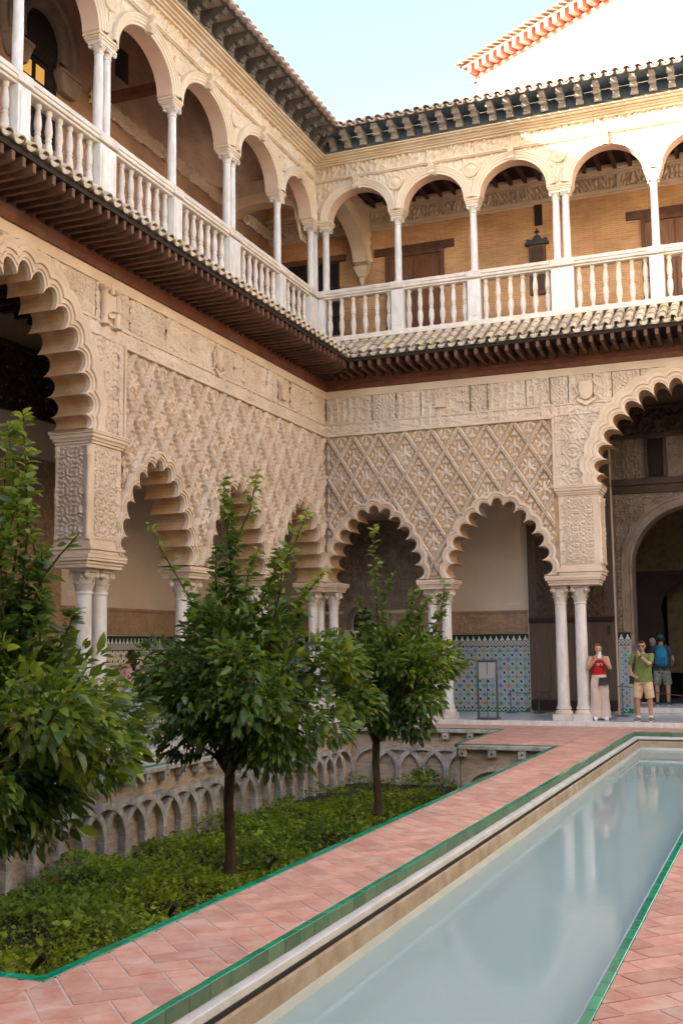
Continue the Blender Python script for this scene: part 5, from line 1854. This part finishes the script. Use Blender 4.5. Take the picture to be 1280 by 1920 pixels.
def person(label, loc, face, h, arms, top, bottom, shoes, hair, group='visitors in the gallery', wide=1.0, legs=((-.10, .0), (.10, .0)), extras=None, skinm=SK, head_turn=(0, 0)):
    """arms: for left(-1) and right(+1) of the figure: (elbow, wrist, finger_dir, palm_n); local frame x right, y forward"""
    k = h / 1.72
    ca_, sa_ = math.cos(face), math.sin(face)          # forward = (ca, sa)
    def T(x, y, z):
        return (loc[0] + k * (x * sa_ + y * ca_), loc[1] + k * (-x * ca_ + y * sa_), loc[2] + k * z)
    t = thing('person', label, 'person', loc, group)
    b = MB(T)
    W_ = wide
    # trunk, neck, head
    b.tube([(0, 0, .86), (0, 0, .96), (0, .01, 1.08), (0, .0, 1.22), (0, -.005, 1.36), (0, -.01, 1.43), (0, -.01, 1.47)], [.14 * W_, .155 * W_, .135 * W_, .145 * W_, .155 * W_, .12, .06], 14, ell=.68)
    hx, hy = head_turn
    b.tube([(0, -.01, 1.42), (0, .0, 1.50), (hx * .3, .005 + hy * .3, 1.55)], [.058, .052, .052], 10)
    hc = (hx, .012 + hy, 0)
    b.tube([(hc[0], hc[1] + .03, 1.495), (hc[0], hc[1] + .022, 1.53), (hc[0], hc[1] + .008, 1.58), (hc[0], hc[1], 1.635), (hc[0], hc[1] - .005, 1.685), (hc[0], hc[1] - .008, 1.71), (hc[0], hc[1] - .01, 1.72)], [.028, .052, .070, .079, .068, .045, .012], 14, ell=1.18)
    b.tube([(hc[0], hc[1] + .085, 1.625), (hc[0], hc[1] + .108, 1.588), (hc[0], hc[1] + .085, 1.578)], [.010, .015, .012], 6)
    for sx in (-1, 1):
        b.tube([(hc[0] + sx * .077, hc[1] - .005, 1.585), (hc[0] + sx * .083, hc[1] - .008, 1.61), (hc[0] + sx * .080, hc[1] - .008, 1.635)], [.009, .014, .009], 6)
    # arms
    for sx, (elb, wri, fd, pn) in zip((-1, 1), arms):
        sh = (sx * .185 * (W_ * .5 + .5), -.01, 1.40)
        b.tube([(sx * .10, -.01, 1.39), sh, tuple(Vector(sh).lerp(Vector(elb), .5)), elb], [.055, .057, .047, .039], 10)
        b.tube([elb, tuple(Vector(elb).lerp(Vector(wri), .35)), wri], [.040, .040, .026], 10)
        hand(b, wri, fd, pn, 1.0, thumb=-sx)
    # legs
    for sx, (lx_, ly_) in zip((-1, 1), legs):
        b.tube([(sx * .085, 0, .90), (sx * .09 + lx_ * .1, .01, .70), (lx_ * 1.0, .015 + ly_ * .5, .48), (lx_, ly_ * .8 - .01, .34), (lx_, ly_ - .01, .09)], [.098, .085, .057, .056, .037], 12)
        b.tube([(lx_, ly_ - .05, .04), (lx_ + sx * .01, ly_ + .06, .04), (lx_ + sx * .025, ly_ + .15, .028)], [.038, .042, .025], 8, ell=.8)
    body = fuse(b, 'body', skinm, t, .0095, 3)
    # eyes, brows, mouth
    f = MB(T)
    for sx in (-1, 1):
        f.tube([(hc[0] + sx * .031, hc[1] + .075, 1.618), (hc[0] + sx * .031, hc[1] + .090, 1.618)], [.012, .009], 8)
    f.build('eyes', M['dark'], body)
    f = MB(T)
    f.tube([(hc[0] - .022, hc[1] + .088, 1.553), (hc[0], hc[1] + .096, 1.552), (hc[0] + .022, hc[1] + .088, 1.553)], [.004, .006, .004], 6)
    f.build('mouth', mat('lips', (.40, .14, .12)), body)
    # hair
    hb_ = MB(T)
    kind, hm_ = hair
    if kind == 'cap':
        hb_.tube([(hc[0], hc[1] - .004, 1.632), (hc[0], hc[1] - .006, 1.68), (hc[0], hc[1] - .01, 1.72), (hc[0], hc[1] - .012, 1.738)], [.088, .086, .062, .02], 14, ell=1.18)
        hb_.box(hc[0] - .07, hc[0] + .07, hc[1] + .06, hc[1] + .17, 1.645, 1.657)
        hb_.build('cap', hm_, t, smooth=50)
        h2 = MB(T)
        h2.tube([(hc[0], hc[1] - .03, 1.55), (hc[0], hc[1] - .03, 1.60), (hc[0], hc[1] - .025, 1.645)], [.06, .076, .082], 12)
        h2.build('hair', M['dark'], t, smooth=50)
    else:
        hb_.tube([(hc[0], hc[1] - .035, 1.58), (hc[0], hc[1] - .03, 1.625), (hc[0], hc[1] - .018, 1.67), (hc[0], hc[1] - .008, 1.71), (hc[0], hc[1] - .01, 1.735)], [.066, .080, .080, .064, .02], 14, ell=1.12)
        hb_.tube([(hc[0] - .05, hc[1] + .055, 1.685), (hc[0], hc[1] + .075, 1.695), (hc[0] + .05, hc[1] + .055, 1.685)], [.02, .024, .02], 8)
        if kind == 'long':
            hb_.tube([(hc[0], hc[1] - .06, 1.66), (hc[0] - .01, hc[1] - .10, 1.56), (hc[0] - .01, hc[1] - .11, 1.42), (hc[0], hc[1] - .10, 1.30)], [.055, .068, .062, .03], 10)
            for sx in (-1, 1):
                hb_.tube([(hc[0] + sx * .070, hc[1] + .01, 1.66), (hc[0] + sx * .083, hc[1] - .01, 1.58), (hc[0] + sx * .075, hc[1] - .03, 1.50)], [.02, .022, .012], 8)
        if kind == 'tied':
            for sx in (-1, 1):
                hb_.tube([(hc[0] + sx * .06, hc[1] + .04, 1.68), (hc[0] + sx * .084, hc[1] + .01, 1.61), (hc[0] + sx * .072, hc[1] - .03, 1.55)], [.018, .018, .010], 8)
            hb_.tube([(hc[0], hc[1] - .07, 1.63), (hc[0], hc[1] - .11, 1.62)], [.04, .03], 8)
        fuse(hb_, 'hair', hm_, t, .011, 2, .022)
    # clothes
    c = MB(T)
    tk, tm = top
    if tk == 'camisole':
        c.tube([(0, 0, .95), (0, .005, 1.06), (0, .004, 1.20), (0, .008, 1.30), (0, .008, 1.365)], [.168 * W_, .150 * W_, .158 * W_, .170 * W_, .150 * W_], 16, ell=.70)
        for sx in (-1, 1):
            c.tube([(sx * .085, .085, 1.34), (sx * .10, .03, 1.435), (sx * .09, -.06, 1.42), (sx * .085, -.10, 1.34)], .012, 6)
    else:
        c.tube([(0, 0, .84), (0, .004, .95), (0, .01, 1.08), (0, .002, 1.22), (0, -.003, 1.36), (0, -.01, 1.432), (0, -.01, 1.46)], [.180 * W_, .182 * W_, .172 * W_, .172 * W_, .178 * W_, .135, .075], 16, ell=.72)
        for sx, (elb, wri, fd, pn) in zip((-1, 1), arms):
            sh = Vector((sx * .185 * (W_ * .5 + .5), -.01, 1.40))
            e_ = sh.lerp(Vector(elb), .72)
            c.tube([(sx * .09, -.01, 1.385), tuple(sh), tuple(sh.lerp(e_, .6)), tuple(e_)], [.068, .074, .070, .068], 12)
    fuse(c, 'shirt' if tk != 'camisole' else 'camisole', tm, t, .011, 4, .02)
    c = MB(T)
    bk, bm2 = bottom
    c.tube([(0, 0, .80), (0, 0, .88), (0, 0, .98), (0, .003, 1.03)], [.165 * W_, .180 * W_, .172 * W_, .160 * W_], 16, ell=.72)
    for sx, (lx_, ly_) in zip((-1, 1), legs):
        if bk == 'shorts':
            c.tube([(sx * .085, 0, .92), (sx * .092 + lx_ * .08, .01, .75), (lx_ * 1.0 + sx * .005, .015 + ly_ * .4, .50)], [.105, .108, .100], 14)
        else:
            c.tube([(sx * .085, 0, .92), (sx * .092 + lx_ * .08, .01, .72), (lx_ * 1.0, .015 + ly_ * .4, .48), (lx_ * 1.06, ly_, .25), (lx_ * 1.12, ly_, .045)], [.105, .105, .105, .118, .132], 16)
    fuse(c, 'trousers' if bk != 'shorts' else 'shorts', bm2, t, .012, 4, .026)
    for sx, (lx_, ly_) in zip((-1, 1), legs):
        s_ = MB(T)
        s_.tube([(lx_, ly_ - .075, .045), (lx_, ly_ - .03, .06), (lx_ + sx * .008, ly_ + .05, .052), (lx_ + sx * .025, ly_ + .14, .042), (lx_ + sx * .03, ly_ + .19, .03)], [.03, .052, .05, .046, .022], 10, ell=.95)
        so_ = fuse(s_, 'shoe', shoes, t, .011, 2)
        s_ = MB(T)
        s_.tube([(lx_, ly_ - .085, .014), (lx_ + sx * .01, ly_ + .05, .014), (lx_ + sx * .03, ly_ + .2, .014)], [.035, .048, .028], 8, ell=.3)
        s_.build('sole', M['white'], so_, smooth=50)
    if extras:
        extras(t, T, hc)
    return t

def arm_down(sx, y=.02):
    return ((sx * .25, -.03, 1.12), (sx * .26, .06 + y, .87), (0, .15, -1), (-sx, 0, 0))
toCam = math.atan2(CAM.y - .3, CAM.x - 6.3)

# woman photographing with a phone
WLOC = (6.33, .30, 0)
def wx(t, T, hc):
    g_ = MB(T)
    for sx in (-1, 1):
        n_ = 12
        g_.tube([(sx * .035 + .026 * math.cos(2 * PI * q / n_), .145, 1.255 + .024 * math.sin(2 * PI * q / n_)) for q in range(n_ + 1)], .006, 5)
    g_.tube([(-.01, .145, 1.258), (.01, .145, 1.258)], .006, 5)
    g_.build('sunglasses', M['white'], t)
person('woman in red camisole and pale wide trousers holding up a phone by the columns', WLOC, toCam + .10, 1.66,
       [((-.25, .07, 1.16), (-.09, .24, 1.37), (.3, .15, 1), (1, 0, 0)), ((.25, .07, 1.16), (.09, .24, 1.37), (-.3, .15, 1), (-1, 0, 0))],
       ('camisole', cloth('red cotton', (.48, .012, .014), (.40, .01, .012))), ('trousers', cloth('pale pink linen', (.60, .47, .41), (.54, .42, .36))), M['white'], ('tied', cloth('brown hair', (.17, .07, .035), (.11, .045, .02))), extras=wx)
def frame_of(loc, face, h):
    k = h / 1.72
    ca_, sa_ = math.cos(face), math.sin(face)
    return lambda x, y, z: (loc[0] + k * (x * sa_ + y * ca_), loc[1] + k * (-x * ca_ + y * sa_), loc[2] + k * z)
T = frame_of(WLOC, toCam + .10, 1.66)
ph = thing('phone', 'white phone held up in front of the woman\'s face', 'phone', T(0, .27, 1.44))
MB(T).box(-.038, .038, .268, .277, 1.40, 1.545).build('case', M['white'], ph, bevel=.003)
MB(T).box(-.034, .034, .2655, .2678, 1.405, 1.54).build('screen', M['glass'], ph)
MB(T).box(.012, .03, .277, .281, 1.505, 1.535).build('camera_bump', M['dark'], ph)
bg_ = thing('handbag', 'small black shoulder bag at the woman\'s hip', 'bag', T(-.1, .15, .9))
MB(T).taper(-.09, .165, .80, .96, .25, .07, .22, .05).build('bag_body', M['iron'], bg_, bevel=.015)
MB(T).box(-.205, .025, .201, .207, .90, .966).build('flap', mat('black leather', (.02, .02, .022), rough=.35, spec=.5), bg_, bevel=.004)
MB(T).tube([(-.19, .165, .95), (-.20, .13, 1.10), (-.02, .15, 1.24), (.12, .08, 1.40), (.14, -.02, 1.455), (.10, -.11, 1.36), (-.1, -.13, 1.1), (-.19, .02, .96), (-.2, .14, .95)], .008, 5).build('strap', M['iron'], bg_)

# man in green shirt
MLOC = (7.30, .05, 0)
MF = toCam - .25
def mx_(t, T, hc):
    gl_ = MB(T)
    for sx in (-1, 1):
        n_ = 12
        gl_.tube([(hc[0] + sx * .034 + .024 * math.cos(2 * PI * q / n_), hc[1] + .098, 1.617 + .018 * math.sin(2 * PI * q / n_)) for q in range(n_ + 1)], .0045, 5)
        gl_.tube([(hc[0] + sx * .058, hc[1] + .097, 1.62), (hc[0] + sx * .084, hc[1], 1.622)], .004, 5)
    gl_.tube([(hc[0] - .01, hc[1] + .1, 1.62), (hc[0] + .01, hc[1] + .1, 1.62)], .004, 5)
    gl_.build('glasses', M['dark'], t)
    w_ = MB(T)
    for sx, (lx_, ly_) in zip((-1, 1), ((-.13, 0), (.13, .02))):
        so = MB(T)
        so.tube([(lx_, ly_ - .01, .07), (lx_, ly_ - .01, .125)], .045, 10).build('sock', M['white'], t, smooth=40)
    MB(T).tube([(-.035, .28, 1.385), (-.012, .288, 1.408)], .034, 12).build('watch', M['iron'], t, smooth=40)
person('man in green shirt and beige shorts lifting a phone to his face', MLOC, MF, 1.71,
       [((-.20, .22, 1.22), (.02, .30, 1.44), (.40, .0, 1), (.5, -.8, 0)), ((.27, .02, 1.14), (.18, .20, .98), (-.8, .5, -.3), (0, -1, .2))],
       ('tee', cloth('olive green cotton', (.15, .20, .065), (.12, .165, .05))), ('shorts', cloth('beige twill', (.55, .41, .28), (.48, .35, .23))), cloth('grey suede', (.16, .15, .11)), ('short', cloth('dark brown hair', (.035, .02, .014))), wide=1.12, legs=((-.13, .0), (.13, .02)), extras=mx_, skinm=SK2)
T = frame_of(MLOC, MF, 1.71)
ph = thing('phone', 'dark phone in the raised hand of the man in green', 'phone', T(.03, .34, 1.55))
MB(T).box(.03, .104, .352, .361, 1.50, 1.645).build('case', M['metal'], ph, bevel=.003)
MB(T).box(.034, .10, .3495, .3518, 1.505, 1.64).build('screen', M['glass'], ph)
cb_ = thing('shoulder_bag', 'dark shoulder bag with strap worn by the man in green', 'bag', T(-.2, .1, 1.2))
MB(T).tube([(.13, .10, 1.40), (.15, .145, 1.25), (.19, .13, 1.08), (.22, .04, .95)], .016, 6).build('strap', M['iron'], cb_)
MB(T).taper(.24, -.06, .80, .98, .10, .22, .09, .2).build('bag_body', M['iron'], cb_, bevel=.02)

# man with blue backpack in the hall, seen from behind
camo = cloth('camouflage cotton', (.10, .12, .10), (.30, .31, .27), 22)
BLOC = (7.30, 3.95, .13)
BF = PI / 2 + .1
person('man seen from behind in dark shirt and camouflage shorts inside the portal', BLOC, BF, 1.74,
       [((-.27, .02, 1.14), (-.24, .20, .98), (.2, 1, -.2), (1, 0, 0)), ((.27, .02, 1.14), (.24, .20, .98), (-.2, 1, -.2), (-1, 0, 0))],
       ('tee', cloth('charcoal cotton', (.045, .05, .055))), ('shorts', camo), cloth('navy canvas', (.04, .06, .10)), ('cap', cloth('teal cap', (.02, .09, .10))), wide=1.12, legs=((-.13, .0), (.13, .0)), skinm=SK2)
T = frame_of(BLOC, BF, 1.74)
bp_ = thing('backpack', 'bright blue backpack worn by the man in the portal', 'backpack', T(0, -.2, 1.2))
bkm = cloth('blue nylon', (.02, .22, .38), (.015, .17, .30))
o = MB(T)
o.tube([(0, -.20, .96), (0, -.21, 1.0), (0, -.22, 1.15), (0, -.215, 1.32), (0, -.19, 1.43), (0, -.17, 1.46)], [.10, .145, .155, .145, .10, .04], 14, ell=.62)
fuse(o, 'bag_body', bkm, bp_, .014, 4)
MB(T).taper(0, -.315, 1.0, 1.18, .19, .04, .17, .03).build('front_pocket', cloth('dark blue nylon', (.012, .12, .22)), bp_, bevel=.012)
for sx in (-1, 1):
    MB(T).tube([(sx * .10, -.16, 1.42), (sx * .115, -.03, 1.475), (sx * .13, .10, 1.38), (sx * .15, .12, 1.2), (sx * .15, -.08, 1.02)], .016, 6).build('strap', bkm, bp_)

person('person with grey hair half hidden between the man in green and the backpack', (7.02, 4.7, .13), PI / 2 - .2, 1.66,
       [arm_down(-1), arm_down(1)], ('tee', cloth('black cotton', (.03, .03, .035))), ('trousers', cloth('dark denim', (.03, .035, .05))), M['iron'], ('short', cloth('grey hair', (.30, .29, .28))))
person('person with long dark hair and floral top behind the trees in left gallery', (-1.5, -6.25, 0), 2.6, 1.64,
       [((-.24, .06, 1.14), (-.12, .24, 1.12), (.7, .6, 0), (0, 0, 1)), arm_down(1)], ('camisole', cloth('red white floral cotton', (.45, .10, .08), (.60, .62, .64), 18)), ('trousers', cloth('white blue print', (.55, .60, .64), (.10, .20, .30), 16)), M['white'], ('long', cloth('dark auburn hair', (.035, .014, .010))))

# ================================================================== lectern sign and rope barrier
sg_ = thing('information_stand', 'dark metal information stand with sloped grey panel before the mosaic dado', 'sign', (3.9, -.12, 0))
for x in (3.69, 4.13):
    MB().tube([(x, -.10, .02), (x, -.10, .95), (x, -.16, 1.10), (x, -.02, 1.32)] if False else [(x, -.10, .02), (x, -.10, 1.0), (x + (-.02 if x < 3.9 else -.02), .0, 1.30)], .026, 4).build('post', M['metal'], sg_)
MB().box(3.67, 4.15, -.20, .10, .012, .05).build('foot_plate', M['metal'], sg_, bevel=.006)
MB().tube([(3.67, .0, 1.30), (4.13, .0, 1.30)], .026, 4).build('top_bar', M['metal'], sg_)
pm = mat('grey printed panel', (.24, .24, .245), (.28, .28, .28), 30, .5)
MB().add([(3.71, -.10, .92), (4.10, -.10, .92), (4.09, .0, 1.28), (3.70, .0, 1.28), (3.71, -.085, .92), (4.10, -.085, .92), (4.09, .015, 1.28), (3.70, .015, 1.28)], [(0, 1, 2, 3), (4, 5, 6, 7), (0, 1, 5, 4), (2, 3, 7, 6), (0, 3, 7, 4), (1, 2, 6, 5)]).build('panel', pm, sg_)
MB().tube([(3.90, -.09, .05), (3.90, -.09, .92), (3.89, -.01, 1.28)], .008, 5).build('centre_rod', M['iron'], sg_)

def stanchion(x, y, h, label):
    t = thing('stanchion', label, 'barrier post', (x, y, 0), 'rope barrier posts')
    MB().lathe([(.14, .0), (.14, .015), (.03, .035), (.016, .06)], x, y, 18).build('base', M['metal'], t, smooth=40)
    MB().lathe([(.014, .05), (.014, h - .03), (.02, h - .02), (.02, h)], x, y, 10).build('post', M['metal'], t, smooth=40)
stanchion(3.83, 2.45, .55, 'low barrier post in front of the middle of the mosaic dado')
stanchion(4.55, 2.35, .55, 'low barrier post at the foot of the great door')
stanchion(6.62, 1.75, .75, 'barrier post before the narrow mosaic pilaster of the portal')
def rope(p0, p1, sag, label):
    p0, p1 = Vector(p0), Vector(p1)
    n_ = 16
    pts = [p0.lerp(p1, i / n_) - Vector((0, 0, sag * 4 * (i / n_) * (1 - i / n_))) for i in range(n_ + 1)]
    tag(MB().tube(pts, .011, 6).build('rope', M['wood_dark'], None, smooth=60), label, 'rope', 'barrier ropes')
rope((4.55, 2.35, .53), (5.41, .36, .70), .06, 'dark barrier rope between great door and paired columns')
rope((6.11, .38, .72), (6.62, 1.75, .70), .05, 'dark barrier rope running behind the woman')
rope((6.62, 1.75, .70), (10.3, .36, .55), .16, 'barrier rope crossing behind the man in green')
rope((3.83, 2.45, .53), (4.55, 2.35, .53), .05, 'short barrier rope in front of the mosaic dado')
